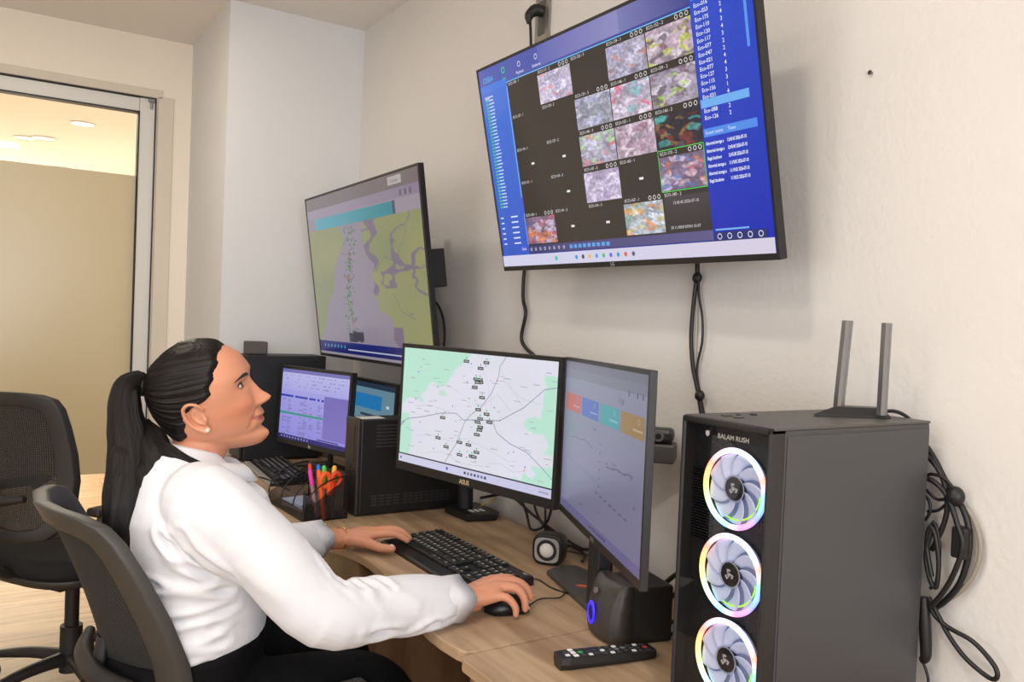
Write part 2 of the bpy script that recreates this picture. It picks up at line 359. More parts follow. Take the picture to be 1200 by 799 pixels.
class Canvas:
    """flat picture shown on a display: coloured polygons in (u right, v down), one mesh"""
    def __init__(s, w, h): s.w = w; s.h = h; s.v = []; s.f = []; s.c = []; s.z = 0
    def p(s, u, v): return ((u - .5) * s.w, (.5 - v) * s.h, s.z)
    def poly(s, pts, col, lift=True):
        if lift: s.z += .000012
        o = len(s.v); s.v += [s.p(*q) for q in pts]; s.f.append(tuple(range(o, o + len(pts)))); s.c.append([lin(col)] * len(pts))
    def rect(s, u0, v0, u1, v1, col, col2=None, lift=True, horiz=False):
        s.poly([(u0, v0), (u0, v1), (u1, v1), (u1, v0)], col, lift)
        if col2: a, b = lin(col), lin(col2); s.c[-1] = [a, a, b, b] if horiz else [a, b, b, a]
    def line(s, pts, wd, col, lift=True):
        if lift: s.z += .000012
        for (a, b), (c, d) in zip(pts, pts[1:]):
            x0, y0, x1, y1 = a * s.w, b * s.h, c * s.w, d * s.h; L = math.hypot(x1 - x0, y1 - y0) or 1; nx, ny = -(y1 - y0) / L * wd / 2, (x1 - x0) / L * wd / 2
            s.poly([((x0 + nx) / s.w, (y0 + ny) / s.h), ((x1 + nx) / s.w, (y1 + ny) / s.h), ((x1 - nx) / s.w, (y1 - ny) / s.h), ((x0 - nx) / s.w, (y0 - ny) / s.h)], col, False)
    def disc(s, u, v, r, col, n=10, lift=True): s.poly([(u + r * math.cos(-2 * math.pi * k / n) / s.w, v + r * math.sin(-2 * math.pi * k / n) / s.h) for k in range(n)], col, lift)
    def ring(s, u, v, r, wd, col, n=12):
        s.line([(u + r * math.cos(2 * math.pi * k / n) / s.w, v + r * math.sin(2 * math.pi * k / n) / s.h) for k in range(n + 1)], wd, col)
    def text(s, t, u, v, hgt, col, bold=0, sx=1):
        s.z += .000012
        vs, fs, w = text_mesh(t, bold); o = len(s.v); k = hgt * s.h * 1.4
        for q in vs: x, y, z = s.p(u, v); s.v.append((x + q.x * k * sx, y + (q.y - .35) * k, s.z))
        for f in fs: s.f.append(tuple(i + o for i in f)); s.c.append([lin(col)] * len(f))
    def image(s, u0, v0, u1, v1, nx, ny, fn):
        s.z += .000012; o = len(s.v); cols = []
        for j in range(ny + 1):
            for i in range(nx + 1):
                s.v.append(s.p(u0 + (u1 - u0) * i / nx, v0 + (v1 - v0) * j / ny)); cols.append(lin(fn(i / nx, j / ny)))
        for j in range(ny):
            for i in range(nx):
                q = [j * (nx + 1) + i, (j + 1) * (nx + 1) + i, (j + 1) * (nx + 1) + i + 1, j * (nx + 1) + i + 1]
                s.f.append(tuple(o + k for k in q)); s.c.append([cols[k] for k in q])
    def build(s, name, m, parent, z):
        me = bpy.data.meshes.new(name); me.from_pydata([(a, b, c + z) for a, b, c in s.v], [], s.f); me.materials.append(m)
        at = me.color_attributes.new('Col', 'FLOAT_COLOR', 'CORNER'); flat = []
        for c in s.c:
            for k in c: flat += [k[0], k[1], k[2], 1]
        at.data.foreach_set('color', flat); me.update()
        o = bpy.data.objects.new(name, me); COL.objects.link(o); o.parent = parent; return o
def monitor_shell(t, w, h, th, bez, chin, mat_f, back=.03, backscale=.7):
    g = G()  # frame ring around the panel
    W, H = w / 2, h / 2; iw, ih0, ih1 = W - bez, H - bez, H - chin
    o_ = [(-W, -H), (W, -H), (W, H), (-W, H)]; i_ = [(-iw, -ih1), (iw, -ih1), (iw, ih0), (-iw, ih0)]
    vs = [(x, y, 0) for x, y in o_] + [(x, y, 0) for x, y in i_] + [(x, y, -.002) for x, y in i_] + [(x, y, -th) for x, y in o_]
    fs = []
    for k in range(4):
        j = (k + 1) % 4; fs += [(k, j, 4 + j, 4 + k), (4 + k, 4 + j, 8 + j, 8 + k), (j, k, 12 + k, 12 + j)]
    fs += [(12, 15, 14, 13)]
    g.add(vs, fs); ob = g.build('bezel', mat_f, t)
    bv = ob.modifiers.new('bevel', 'BEVEL'); bv.width = .0012; bv.segments = 2
    g = G(); b = backscale
    g.loft([[(-W * b, -H * b, -th), (W * b, -H * b, -th), (W * b, H * b, -th), (-W * b, H * b, -th)], [(-W * b * .85, -H * b * .85, -th - back), (W * b * .85, -H * b * .85, -th - back), (W * b * .85, H * b * .8, -th - back), (-W * b * .85, H * b * .8, -th - back)]], True, smooth=False)
    g.build('rear_housing', M_BLKM, t)
    return (2 * iw, ih0 + ih1, (0, (ih0 - ih1) / 2))
def place_canvas(cv, t, m, off):
    o = cv.build('screen', m, t, -.0018); o.location = (off[0], off[1], 0); return o
def vnoise(seed):
    rnd = random.Random(seed); tab = [[rnd.random() for _ in range(64)] for _ in range(64)]
    def f(x, y):
        xi, yi = math.floor(x), math.floor(y); fx, fy = x - xi, y - yi; fx = fx * fx * (3 - 2 * fx); fy = fy * fy * (3 - 2 * fy)
        a = tab[yi % 64][xi % 64]; b = tab[yi % 64][(xi + 1) % 64]; c = tab[(yi + 1) % 64][xi % 64]; d = tab[(yi + 1) % 64][(xi + 1) % 64]
        return (a + (b - a) * fx) * (1 - fy) + (c + (d - c) * fx) * fy
    return f
def mixc(a, b, t): t = max(0, min(1, t)); return tuple(a[i] + (b[i] - a[i]) * t for i in range(3))

# big wall television: grid of bus cameras
tv = thing('wall_television', 'large wall television showing a grid of bus security camera feeds on blue', 'television', M=screen_matrix((1.169, 1.519, 1.754), -.5, 12.5, -.4))
sw, sh, off = monitor_shell(tv, .975, .552, .02, .007, .013, M_BLK, .032, .8)
cv = Canvas(sw, sh)
cv.rect(0, 0, 1, 1, (24, 44, 140))
cv.rect(0, 0, 1, .10, (78, 92, 178), (40, 52, 130), horiz=True); cv.rect(.3, 0, .62, .09, (92, 100, 178), (140, 138, 190), horiz=True); cv.rect(.62, 0, .845, .09, (120, 122, 180), (60, 64, 140), horiz=True)
cv.rect(0, .10, .142, .945, (60, 112, 214), (38, 84, 196)); cv.rect(0, .08, .14, .115, (60, 120, 220)); cv.rect(.136, .12, .139, .66, (130, 200, 250)); cv.rect(.137, .74, .139, .9, (130, 200, 250))
cv.text('CEIBA', .02, .055, .026, (60, 190, 240)); 
cv.ring(.13, .04, .007, .003, (40, 220, 120)); cv.ring(.21, .042, .006, .0018, (225, 230, 250)); cv.ring(.29, .042, .006, .0018, (225, 230, 250))
cv.text('Live', .122, .078, .014, (40, 220, 120)); cv.text('Playback', .192, .078, .014, (235, 235, 250)); cv.text('Evidence', .27, .078, .014, (235, 235, 250))
for k in range(34):
    v = .135 + k * .0168
    cv.rect(.022, v, .034, v + .009, (50, 200, 130)); cv.rect(.037, v + .001, .037 + random.uniform(.022, .03), v + .007, (190, 215, 250))
cv.rect(.02, .135, .045, .15, (170, 190, 210))
for k in range(6):
    cv.rect(.015, .745 + k * .027, .03, .752 + k * .027, (215, 225, 250)); cv.rect(.07, .745 + k * .027, .105, .752 + k * .027, (215, 225, 250))
cv.rect(.1, .9, .132, .93, (50, 90, 210)); cv.text('Start', .106, .915, .014, (235, 235, 250))
GX = [.144, .287, .43, .567, .703, .842]; GY = [.103, .262, .421, .580, .739, .898]
cv.rect(GX[0], GY[0], GX[5], .905, (44, 39, 36), (52, 46, 44), horiz=True)
cv.rect(.142, .1, .845, .104, (110, 200, 250))
def feed(seed, pal):
    n1, n2, n3 = vnoise(seed), vnoise(seed + 50), vnoise(seed + 99); rnd = random.Random(seed)
    blobs = [(rnd.random(), rnd.random(), rnd.uniform(.04, .15), rnd.uniform(.03, .13), mixc(rnd.choice(pal[1:]), pal[0], .25), rnd.uniform(-1, 1)) for _ in range(34)]
    def f(x, y):
        c = mixc(pal[0], tuple(q * .62 for q in pal[0]), n1(x * 5, y * 4) * .8); 
        for bx, by, rx, ry, cc, a in blobs:
            dx, dy = x - bx + (n2(x * 9, y * 9) - .5) * .16, y - by + (n3(x * 9, y * 9) - .5) * .16; dx += a * dy
            if (dx / rx) ** 2 + (dy / ry) ** 2 < 1: c = mixc(c, cc, .7)
        k = .88 + .34 * n3(x * 22, y * 16) ; return tuple(min(255, q * k) for q in c)
    return f
LAV = (205, 200, 226)
feeds = {(1, 0): [(214, 205, 226), (170, 160, 200), (198, 110, 120), (230, 225, 240), (140, 140, 180)], (3, 0): [(196, 190, 214), (220, 214, 236), (120, 110, 130), (210, 120, 80), (150, 150, 190)], (4, 0): [(200, 178, 196), (98, 60, 70), (228, 222, 232), (60, 50, 60), (196, 216, 60), (120, 90, 110)],
 (2, 1): [(190, 190, 210), (150, 150, 185), (120, 130, 130), (215, 215, 235), (100, 100, 120)], (3, 1): [(214, 200, 220), (226, 60, 90), (150, 140, 170), (100, 180, 190), (235, 225, 240)], (4, 1): [(180, 170, 190), (110, 70, 80), (230, 226, 236), (60, 50, 60), (170, 210, 80)],
 (2, 2): [(192, 186, 206), (226, 90, 90), (160, 210, 140), (130, 120, 140), (200, 200, 230)], (3, 2): [(206, 186, 204), (230, 210, 224), (120, 80, 100), (180, 150, 170)], (4, 2): [(50, 46, 60), (160, 60, 50), (80, 200, 190), (110, 100, 120), (40, 36, 50), (200, 140, 60)],
 (2, 3): [(204, 190, 220), (150, 130, 170), (224, 214, 236), (170, 150, 190)], (4, 3): [(140, 120, 150), (226, 120, 70), (230, 190, 200), (170, 90, 110), (80, 120, 190), (220, 215, 230)],
 (0, 4): [(150, 120, 150), (230, 120, 60), (60, 60, 110), (190, 70, 90), (210, 200, 220)], (3, 4): [(190, 200, 210), (210, 180, 90), (230, 120, 50), (120, 150, 120), (220, 225, 235)]}
for j in range(5):
    for i in range(5):
        x0, x1, y0, y1 = GX[i], GX[i + 1], GY[j], GY[j + 1]
        cv.text('ECO-%03d - %d' % (100 + 13 * i + 7 * j, i % 3 + 1), x0 + .006, y0 + .012, .013, (225, 225, 225))
        if (i, j) in feeds:
            cv.image(x0 + .001, y0 + .026, x1 - .002, y1 - .003, 56, 42, feed(i * 7 + j * 31, feeds[(i, j)]))
            for k in range(3): cv.ring(x1 - .042 + k * .015, y0 + .013, .0042, .0014, (230, 230, 230), 8)
        elif (i, j) in ((0, 2), (1, 2), (1, 3), (1, 4), (2, 4), (3, 3)): cv.rect(x0 + .066, y0 + .085, x0 + .08, y0 + .095, (235, 235, 235))
cv.line([(GX[4], GY[3]), (GX[5] - .002, GY[3]), (GX[5] - .002, GY[4]), (GX[4], GY[4]), (GX[4], GY[3])], .0016, (80, 220, 90))
cv.rect(GX[4] + .003, GY[4] + .02, GX[5], .9, (70, 64, 70), (48, 43, 44))
cv.text('12:45:43 2026-07-10', GX[4] + .03, GY[4] + .045, .012, (215, 215, 220)); cv.text('29.11.0000 KM/H 10-07', GX[4] + .015, .88, .012, (215, 215, 220))
cv.rect(.142, .902, .842, .94, (56, 56, 112), (92, 88, 136), horiz=True)
for k in range(8): cv.ring(.155 + k * .022, .921, .0035, .0014, (225, 225, 240), 6)
for k in range(9): cv.rect(.335 + k * .019, .913, .348 + k * .019, .93, (90, 160, 230))
cv.rect(.842, .0, 1, .945, (44, 78, 200), (6, 38, 176)); cv.text('Vehicle Status', .865, .028, .014, (230, 235, 250)); cv.rect(.845, .05, .975, .085, (80, 130, 225)); cv.text('Device', .852, .068, .014, (230, 235, 250)); cv.text('Alarm', .91, .068, .014, (230, 235, 250))
for k in range(17):
    cv.text('Eco-%03d' % (random.randint(1, 180)), .852, .105 + k * .0245, .0145, (235, 240, 255), .01); cv.text(str(random.choice([1, 2, 3, 2, 4])), .918, .105 + k * .0245, .0145, (235, 240, 255), .01)
cv.rect(.845, .432, .972, .462, (110, 175, 240)); cv.rect(.978, .05, .985, .30, (90, 150, 235))
cv.rect(.845, .535, .985, .565, (80, 140, 232)); cv.text('Event name', .85, .55, .013, (225, 235, 255)); cv.text('Time', .91, .55, .013, (225, 235, 255))
for k, (a, b) in enumerate([('Abnormal storage a', '12:45:43 2026-07-10'), ('Abnormal storage a', '12:45:40 2026-07-10'), ('Illegal shutdown', '12:45:38 2026-07-10'), ('Abnormal storage a', '11:19:05 2026-07-10'), ('Abnormal storage a', '11:19:03 2026-07-10'), ('Illegal shutdown', '11:18:25 2026-07-10')]):
    cv.text(a, .848, .588 + k * .027, .0125, (240, 244, 255), .02, .62); cv.text(b, .905, .588 + k * .027, .0125, (240, 244, 255), .02, .62)
cv.rect(.85, .9, .94, .906, (120, 180, 240)); cv.rect(.845, .912, .985, .945, (36, 44, 110))
for k in range(5): cv.ring(.86 + k * .027, .928, .0055, .0016, (225, 230, 250), 8)
cv.rect(0, .945, 1, 1, (206, 208, 236), (214, 206, 226), horiz=True)
for k, c in enumerate([(60, 150, 220), (60, 60, 70), (230, 180, 80), (70, 160, 230), (60, 190, 130), (90, 100, 230), (40, 160, 200), (220, 100, 80), (90, 90, 110)]): cv.disc(.36 + k * .028, .972, .0055, c)
cv.disc(.27, .972, .006, (60, 190, 170))
place_canvas(cv, tv, screen_mat('television_picture', 1.08, .12), off)
g = G(); add_text(g, 'LG', .012, Matrix.Translation((0, -.552 / 2 + .0065, .0005)), 0); g.build('maker_logo', mat('silver_print', (200, 200, 205), .4), tv)
g = G(); g.box((0, .0, -.075), (.32, .22, .03), .003); g.build('wall_bracket', M_BLKM, tv)
for x in (-.15, .15): G().box((x, 0, -.12), (.03, .34, .10), .002).build('bracket_arm', M_BLKM, tv)

# smaller, farther wall television: map
tv2 = thing('wall_television', 'farther wall television showing a yellow green map with green dots', 'television', M=screen_matrix((1.129, 2.814, 1.493), .2, 8.1, .35))
sw, sh, off = monitor_shell(tv2, 1.049, .639, .02, .008, .012, M_BLK, .035, .8)
cv = Canvas(sw, sh); n1, n2 = vnoise(3), vnoise(11)
cv.rect(0, 0, 1, 1, (160, 150, 165)); cv.rect(0, 0, 1, .075, (138, 128, 132), (116, 106, 116), horiz=True); cv.rect(0, .075, 1, .13, (168, 158, 176), (140, 128, 156), horiz=True)
cv.rect(.78, .012, .88, .055, (190, 184, 186)); cv.text('Guardar', .8, .034, .02, (110, 105, 110))
def mapc(x, y):
    g_ = (150, 158, 110); p_ = (140, 128, 150); gg = mixc((158, 160, 112), (136, 146, 104), n1(x * 4, y * 4))
    k = n1(x * 7, y * 6) * .5 + n2(x * 16, y * 14) * .3
    left = x - (.34 - .34 * max(0, y - .1) + (k - .4) * .12); right = (.52 + .2 * y + (k - .4) * .2) - x
    inside = left > 0 and right > 0
    vein = x > .45 and ((abs(n1(x * 7 + 3, y * 6) - .5 + (n2(x * 30, y * 26) - .5) * .16) < .035 and y < .75) or (abs(x - .60 - (n2(y * 9, 3) - .5) * .10) < .03 * n1(y * 20, 7) + .012 and y < .6) or (y > .9 - (x - .3) * .12 and x < .8 and k > .3) or n2(x * 6 + 9, y * 6 + 2) + (n1(x * 28, y * 24) - .5) * .3 > .93)
    c = (148, 140, 158) if inside else ((120, 110, 136) if vein else gg)
    return mixc(c, (178, 172, 176), .22 * (1 - x))  # pale glare haze mixed into the map colours, stronger on the left
cv.image(0, .205, 1, .915, 150, 100, mapc)
cv.rect(.085, .135, .80, .205, (96, 176, 194), (24, 140, 156), horiz=True); cv.rect(.80, .135, .82, .205, (60, 80, 120)); 
for k in range(3): cv.rect(.86 + k * .035, .09, .875 + k * .035, .12, (100, 92, 110))
cv.line([(.62, .5), (.7, .42), (.78, .45), (.85, .36), (.9, .25)], .002, (112, 104, 130)); cv.line([(.78, .45), (.84, .5), (.93, .46)], .002, (112, 104, 130)); cv.line([(.75, .62), (.8, .72), (.9, .76)], .002, (112, 104, 130))
rnd = random.Random(5)
for k in range(210):
    t_ = rnd.random(); v = .22 + .66 * t_; u = .39 + .03 * math.sin(v * 7) + rnd.gauss(0, .035 if v < .4 or v > .75 else .022)
    cv.disc(u, v, .0042, (62, 130, 70) if rnd.random() < .8 else ((70, 66, 80) if rnd.random() < .6 else (190, 60, 60)), 6, False)
    if k % 10 == 0: cv.z += .00001
for k in range(26): cv.rect(.40 + rnd.gauss(0, .035), .84 + rnd.random() * .06, .41 + rnd.gauss(0, .035), .85 + rnd.random() * .06, (70, 66, 80), lift=False)
cv.rect(0, .915, 1, .985, (20, 34, 120), (18, 30, 104)); cv.rect(.3, .955, .78, .963, (190, 196, 216))
for k in range(7): cv.disc(.06 + k * .035, .945, .007, (90, 160, 200))
place_canvas(cv, tv2, screen_mat('far_television_picture', .82, .2), off)
g = G(); g.box((.0, .0, -.09), (.4, .26, .05), .003); g.build('wall_bracket', M_BLKM, tv2)
for x in (-.15, .15): G().box((x, 0, -.15), (.04, .34, .09), .002).build('bracket_arm', M_BLKM, tv2)
G().box((.47, .0, -.05), (.05, .12, .06), .003).build('side_connector_box', M_BLKM, tv2)

# centre monitor: street map
mo = thing('desktop_monitor', 'centre desktop monitor showing a pale green street map', 'monitor', M=screen_matrix((1.049, 1.844, 1.096), 12.06, -.9, -.3))
sw, sh, off = monitor_shell(mo, .607, .352, .022, .011, .024, M_BLK, .03, .6)
cv = Canvas(sw, sh); n1, n2 = vnoise(21), vnoise(22)
def citymap(x, y):
    k = (n1(x * 6, y * 6) - .5) * .16 + (n2(x * 18, y * 14) - .5) * .05
    gr = (y < .62 - 1.25 * x + k * 1.5) or (x < .07 + k * .5 and y > .62) or (x > .72 + k and y > 1.0 - (x - .7) * .5 + k) or (x > .93 + k * .6 and .12 < y < .75) or ((x - .90) ** 2 + (y - .53) ** 2 < .004 + k * .02)
    c = (190, 236, 216) if gr else mixc((232, 230, 246), (226, 228, 238), n2(x * 5, y * 4))
    if (x - .3) ** 2 + (y - .38) ** 2 < .0006 + k * .004: c = (200, 232, 216)
    return c
cv.image(0, 0, 1, .925, 130, 80, citymap)
rd = (158, 160, 184); rl = (204, 205, 220)
cv.line([(.70, 0), (.665, .08), (.66, .16), (.62, .30), (.56, .42), (.50, .49), (.46, .56), (.41, .75), (.34, .92)], .0022, rd)
cv.line([(0, .665), (.05, .62), (.15, .585), (.3, .52), (.40, .50), (.45, .545), (.56, .52), (.68, .50), (.82, .37), (.93, .215), (1, .19)], .0022, rd)
cv.line([(.64, .52), (.67, .60), (.75, .66), (.85, .70), (.93, .78), (1, .86)], .0022, rd); cv.line([(0, .69), (.03, .64)], .004, rd)
for a in [[(.66, .09), (.75, .25), (.82, .38)], [(.56, .42), (.66, .3), (.75, .42)], [(.5, .7), (.62, .74), (.75, .8), (.8, .78)], [(.22, .3), (.34, .28), (.43, .34)], [(.1, .5), (.22, .47), (.36, .5)], [(.12, .75), (.25, .72), (.38, .74), (.5, .68)], [(.2, .88), (.32, .84), (.45, .9), (.6, .88)], [(.56, .1), (.6, .25), (.63, .4)], [(.7, .2), (.8, .3), (.92, .33)], [(.08, .2), (.2, .18)], [(.62, .85), (.7, .83), (.78, .87), (.86, .84)]]: cv.line(a, .0012, rl)
rnd = random.Random(9)
for k in range(70):
    u, v = rnd.uniform(.04, .97), rnd.uniform(.04, .9); cv.rect(u, v, u + rnd.uniform(.015, .045), v + .006, rnd.choice([(180, 184, 196), (190, 190, 205), (170, 176, 190)]), lift=(k % 9 == 0))
for k in range(26): cv.disc(rnd.uniform(.08, .95), rnd.uniform(.08, .9), .0022, rnd.choice([(230, 110, 110), (110, 130, 230), (120, 190, 140), (130, 120, 150)]), 6, k % 6 == 0)
for u, v in [(.45, .065), (.58, .06), (.545, .11), (.52, .2), (.545, .2), (.55, .22), (.53, .225), (.515, .265), (.565, .34), (.545, .44), (.60, .465), (.56, .51), (.545, .54), (.62, .525), (.565, .575), (.56, .6), (.545, .64), (.31, .555), (.285, .73), (.345, .79), (.435, .73), (.495, .735), (.44, .83), (.52, .82), (.55, .78), (.535, .82)]:
    cv.rect(u - .018, v - .011, u + .018, v + .013, (48, 52, 52)); cv.rect(u - .012, v - .003, u + .012, v + .004, (205, 208, 205)); cv.disc(u, v - .026, .0026, (70, 190, 110), 6)
cv.rect(0, .925, 1, .935, (50, 50, 62)); cv.rect(0, .935, 1, 1, (214, 214, 240), (206, 204, 236), horiz=True)
cv.disc(.36, .967, .0042, (90, 80, 220)); 
for k, c in enumerate([(60, 60, 80), (120, 120, 140), (90, 100, 120), (60, 70, 90), (60, 110, 160), (110, 110, 150), (50, 60, 80)]): cv.rect(.475 + k * .022, .957, .488 + k * .022, .978, c, lift=k == 0)
cv.rect(.012, .957, .022, .975, (80, 80, 120)); cv.rect(.93, .96, .985, .975, (170, 170, 190))
place_canvas(cv, mo, screen_mat('street_map_picture', 1.0, .25), off)
g = G(); add_text(g, 'ASUS', .0165, Matrix.Translation((-.01, -.176 + .011, .0006)), 0, .02); g.build('maker_logo', mat('gold_print', (225, 205, 175), .35), mo)
# its stand (neck, arm to the panel, foot with white marks) built in room coordinates
def local(o, M=None):
    return o.matrix_world.inverted()
bpy.context.view_layer.update()
IM = screen_matrix((1.049, 1.844, 1.096), 12.06, -.9, -.3).inverted()
g = G(); g.tube([(1.255, 2.215, .765), (1.255, 2.215, .90), (1.23, 2.10, 1.02), (1.11, 1.87, 1.06)], [.024, .024, .026, .03], 12, 4); 
for i, v in enumerate(g.v): g.v[i] = tuple(IM @ Vector(v))
g.build('stand_arm', M_BLKM, mo)
g = G(); g.prism([(1.21, 2.125), (1.30, 2.105), (1.325, 2.13), (1.325, 2.27), (1.23, 2.28), (1.205, 2.255)], .7502, .772, bev=.004)
for i, v in enumerate(g.v): g.v[i] = tuple(IM @ Vector(v))
g.build('stand_foot', M_BLK, mo)
g = G()
for k, (dx, dy) in enumerate([(0, 0), (.018, 0), (.036, 0)]): g.box((1.245 + dx, 2.16, .7728), (.010, .028, .001))
for i, v in enumerate(g.v): g.v[i] = tuple(IM @ Vector(v))
g.build('foot_marks', M_WHITE, mo)

# right monitor: dashboard seen at a shallow angle
MR = screen_matrix((.995, 1.257, 1.103), -23.2, -.3, .8)
mr = thing('desktop_monitor', 'right desktop monitor turned away, showing a grey dashboard with four coloured tiles', 'monitor', M=MR)
sw, sh, off = monitor_shell(mr, .60, .348, .013, .008, .016, M_BLK, .025, .55)
cv = Canvas(sw, sh); cv.rect(0, 0, 1, 1, (146, 148, 172), (134, 132, 164)); cv.rect(0, 0, 1, .05, (120, 120, 140)); cv.rect(0, .05, 1, .11, (128, 130, 150))
for i, (c) in enumerate([(206, 92, 92), (66, 108, 196), (52, 168, 176), (164, 128, 62)]):
    u0 = .03 + i * .242; cv.rect(u0, .215, u0 + .225, .33, c); cv.text('12', u0 + .16, .245, .03, mixc(c, (255, 255, 255), .5)); cv.rect(u0 + .12, .285, u0 + .21, .295, mixc(c, (255, 255, 255), .4))
for u in (.82, .90, .95): cv.rect(u, .1, u + .012, .13, (80, 82, 110))
cv.text('11 Jul', .72, .165, .035, (80, 82, 110)); cv.text('Reportes', .44, .38, .018, (96, 98, 124)); cv.text('Reportes', .68, .52, .016, (96, 98, 124))
cv.line([(.15, .50), (.2, .485), (.26, .49), (.33, .475), (.4, .49), (.44, .5)], .0016, (100, 102, 128)); cv.line([(.62, .56), (.68, .555), (.74, .54), (.8, .545), (.86, .53), (.9, .535)], .0018, (86, 88, 112))
for u in (.62, .7, .76, .82, .88): cv.disc(u, .545, .0025, (76, 78, 104), 6)
for k in range(6): cv.rect(.53, .45 + k * .05, .55, .456 + k * .05, (90, 92, 118))
for k in range(7): cv.rect(.5 + k * .055, .74 + k * .004, .53 + k * .055, .75 + k * .004, (100, 102, 128))
cv.line([(.05, .64), (.2, .66), (.4, .67), (.6, .70)], .001, (124, 126, 150)); cv.disc(.92, .68, .003, (90, 92, 118))
cv.line([(.45, .22 + .13), (.45, .9)], .0008, (130, 132, 156)); cv.text('Total', .55, .84, .016, (96, 98, 124)); cv.rect(.3, .88, .34, .89, (110, 112, 140))
cv.rect(0, .945, 1, 1, (118, 112, 160)); 
for k in range(7): cv.rect(.45 + k * .03, .965, .465 + k * .03, .98, (60, 60, 90), lift=k == 0)
place_canvas(cv, mr, screen_mat('dashboard_picture', .72, .3), off)
g = G(); add_text(g, 'ASUS', .012, Matrix.Translation((0, -.174 + .008, .0006)), 0, .02); g.build('maker_logo', mat('dim_print', (140, 135, 128), .35), mr)
IR = MR.inverted()
def room_to(g, I):
    for i, v in enumerate(g.v): g.v[i] = tuple(I @ Vector(v))
    return g
g = G(); g.box((1.085, 1.34, .93), (.035, .075, .34), .006, (0, 0, R_(-23))); room_to(g, IR).build('stand_neck', M_BLKM, mr)
g = G(); g.prism([(1.135, 1.60), (1.195, 1.625), (1.225, 1.60), (1.235, 1.34), (1.16, 1.305), (1.06, 1.325)], .7502, .764, bev=.004); room_to(g, IR).build('stand_foot', mat('dark_grey_plastic', (62, 60, 60), .5), mr)
g = G(); g.add([(0, 0, 0), (.03, .004, 0), (.024, .012, 0), (.006, .009, 0)], [(0, 1, 2, 3)], Matrix.Translation((1.125, 1.475, .7645)) @ Euler((0, 0, R_(-50))).to_matrix().to_4x4()); g.add([(0, -.004, 0), (.026, -.001, 0), (.02, .002, 0)], [(0, 1, 2)], Matrix.Translation((1.125, 1.470, .7645)) @ Euler((0, 0, R_(-50))).to_matrix().to_4x4())
room_to(g, IR).build('red_emblem', mat('orange_print', (232, 110, 50), .4), mr)

# spreadsheet monitor (left) and the small one behind it
MS = screen_matrix((1.0225, 2.98, .993), 12.3, -2.8, .5)
ms = thing('desktop_monitor', 'left desktop monitor on a forked stand showing a violet spreadsheet', 'monitor', M=MS)
sw, sh, off = monitor_shell(ms, .488, .298, .022, .012, .020, M_BLK, .025, .55)
cv = Canvas(sw, sh); cv.rect(0, 0, 1, 1, (182, 180, 246), (150, 146, 236)); cv.rect(0, 0, 1, .05, (120, 120, 190)); cv.rect(0, .05, 1, .3, (196, 196, 248), (180, 178, 246))
rnd = random.Random(2)
for k in range(60): u, v = rnd.uniform(.03, .95), rnd.choice([.08, .13, .18, .23]); cv.rect(u, v, u + rnd.uniform(.008, .03), v + .012, rnd.choice([(120, 120, 180), (150, 150, 210), (110, 130, 190)]), lift=k % 10 == 0)
cv.rect(0, .37, .66, .40, (52, 60, 190)); 
for v in [.42 + .026 * k for k in range(20)]: cv.rect(0, v, .66, v + .002, (160, 158, 224), lift=v < .43)
for k in range(110):
    u, v = rnd.choice([.04, .12, .3, .36, .46, .58]), .425 + .026 * rnd.randrange(20); cv.rect(u, v + .006, u + rnd.uniform(.02, .07), v + .016, (118, 116, 180), lift=k % 20 == 0)
for u in (.2, .42, .54, .6): cv.rect(u, .37, u + .02, .40, (190, 190, 250))
cv.rect(0, .615, .66, .645, (50, 160, 140)); cv.rect(.665, .32, 1, .90, (122, 112, 196), (132, 122, 206)); cv.rect(0, .94, 1, 1, (40, 36, 120))
for k in range(10): cv.rect(.04 + k * .045, .96, .06 + k * .045, .98, (150, 160, 210), lift=k == 0)
cv.rect(.6, .915, .9, .93, (60, 56, 120))
place_canvas(cv, ms, screen_mat('spreadsheet_picture', .88, .25), off)
g = G(); add_text(g, 'hp', .016, Matrix.Translation((0, -.149 + .010, .0006)), 0, .02); g.build('maker_logo', M_WHITE, ms)
IS = MS.inverted()
g = G(); g.tube([(1.07, 2.98, .99), (1.10, 2.985, .86), (1.10, 2.985, .765)], [.013, .011, .010], 10); room_to(g, IS).build('stand_neck', M_BLKM, ms)
g = G(); g.tube([(1.10, 2.985, .785), (1.0, 3.10, .765), (.93, 3.19, .757)], [.010, .007, .006], 8, 3); g.tube([(1.10, 2.985, .785), (1.0, 2.88, .765), (.93, 2.80, .757)], [.010, .007, .006], 8, 3); g.tube([(1.10, 2.985, .785), (1.17, 2.99, .757)], [.010, .008], 8, 1); room_to(g, IS).build('stand_foot', mat('gunmetal', (70, 66, 62), .35, metal=.4), ms)
MC = screen_matrix((1.17, 2.795, .985), 2.1, -2, 0)
mc = thing('small_monitor', 'small dark monitor showing a teal page, behind the black mini computer', 'monitor', M=MC)
sw, sh, off = monitor_shell(mc, .41, .262, .02, .012, .018, M_BLK, .02, .55)
cv = Canvas(sw, sh); cv.rect(0, 0, 1, 1, (112, 150, 170), (120, 160, 178)); cv.rect(0, 0, 1, .08, (40, 60, 80)); cv.rect(.06, .18, .74, .40, (40, 132, 200)); cv.rect(.3, .48, .62, .52, (60, 70, 90)); cv.rect(.15, .68, .7, .72, (70, 90, 110)); cv.rect(.1, .82, .85, .85, (80, 100, 120)); cv.rect(.84, .3, .9, .34, (220, 230, 240))
place_canvas(cv, mc, screen_mat('teal_page_picture', .75, .3), off)
IC = MC.inverted(); g = G(); g.box((1.205, 2.79, .85), (.03, .06, .19), .004); room_to(g, IC).build('stand_neck', M_BLKM, mc)
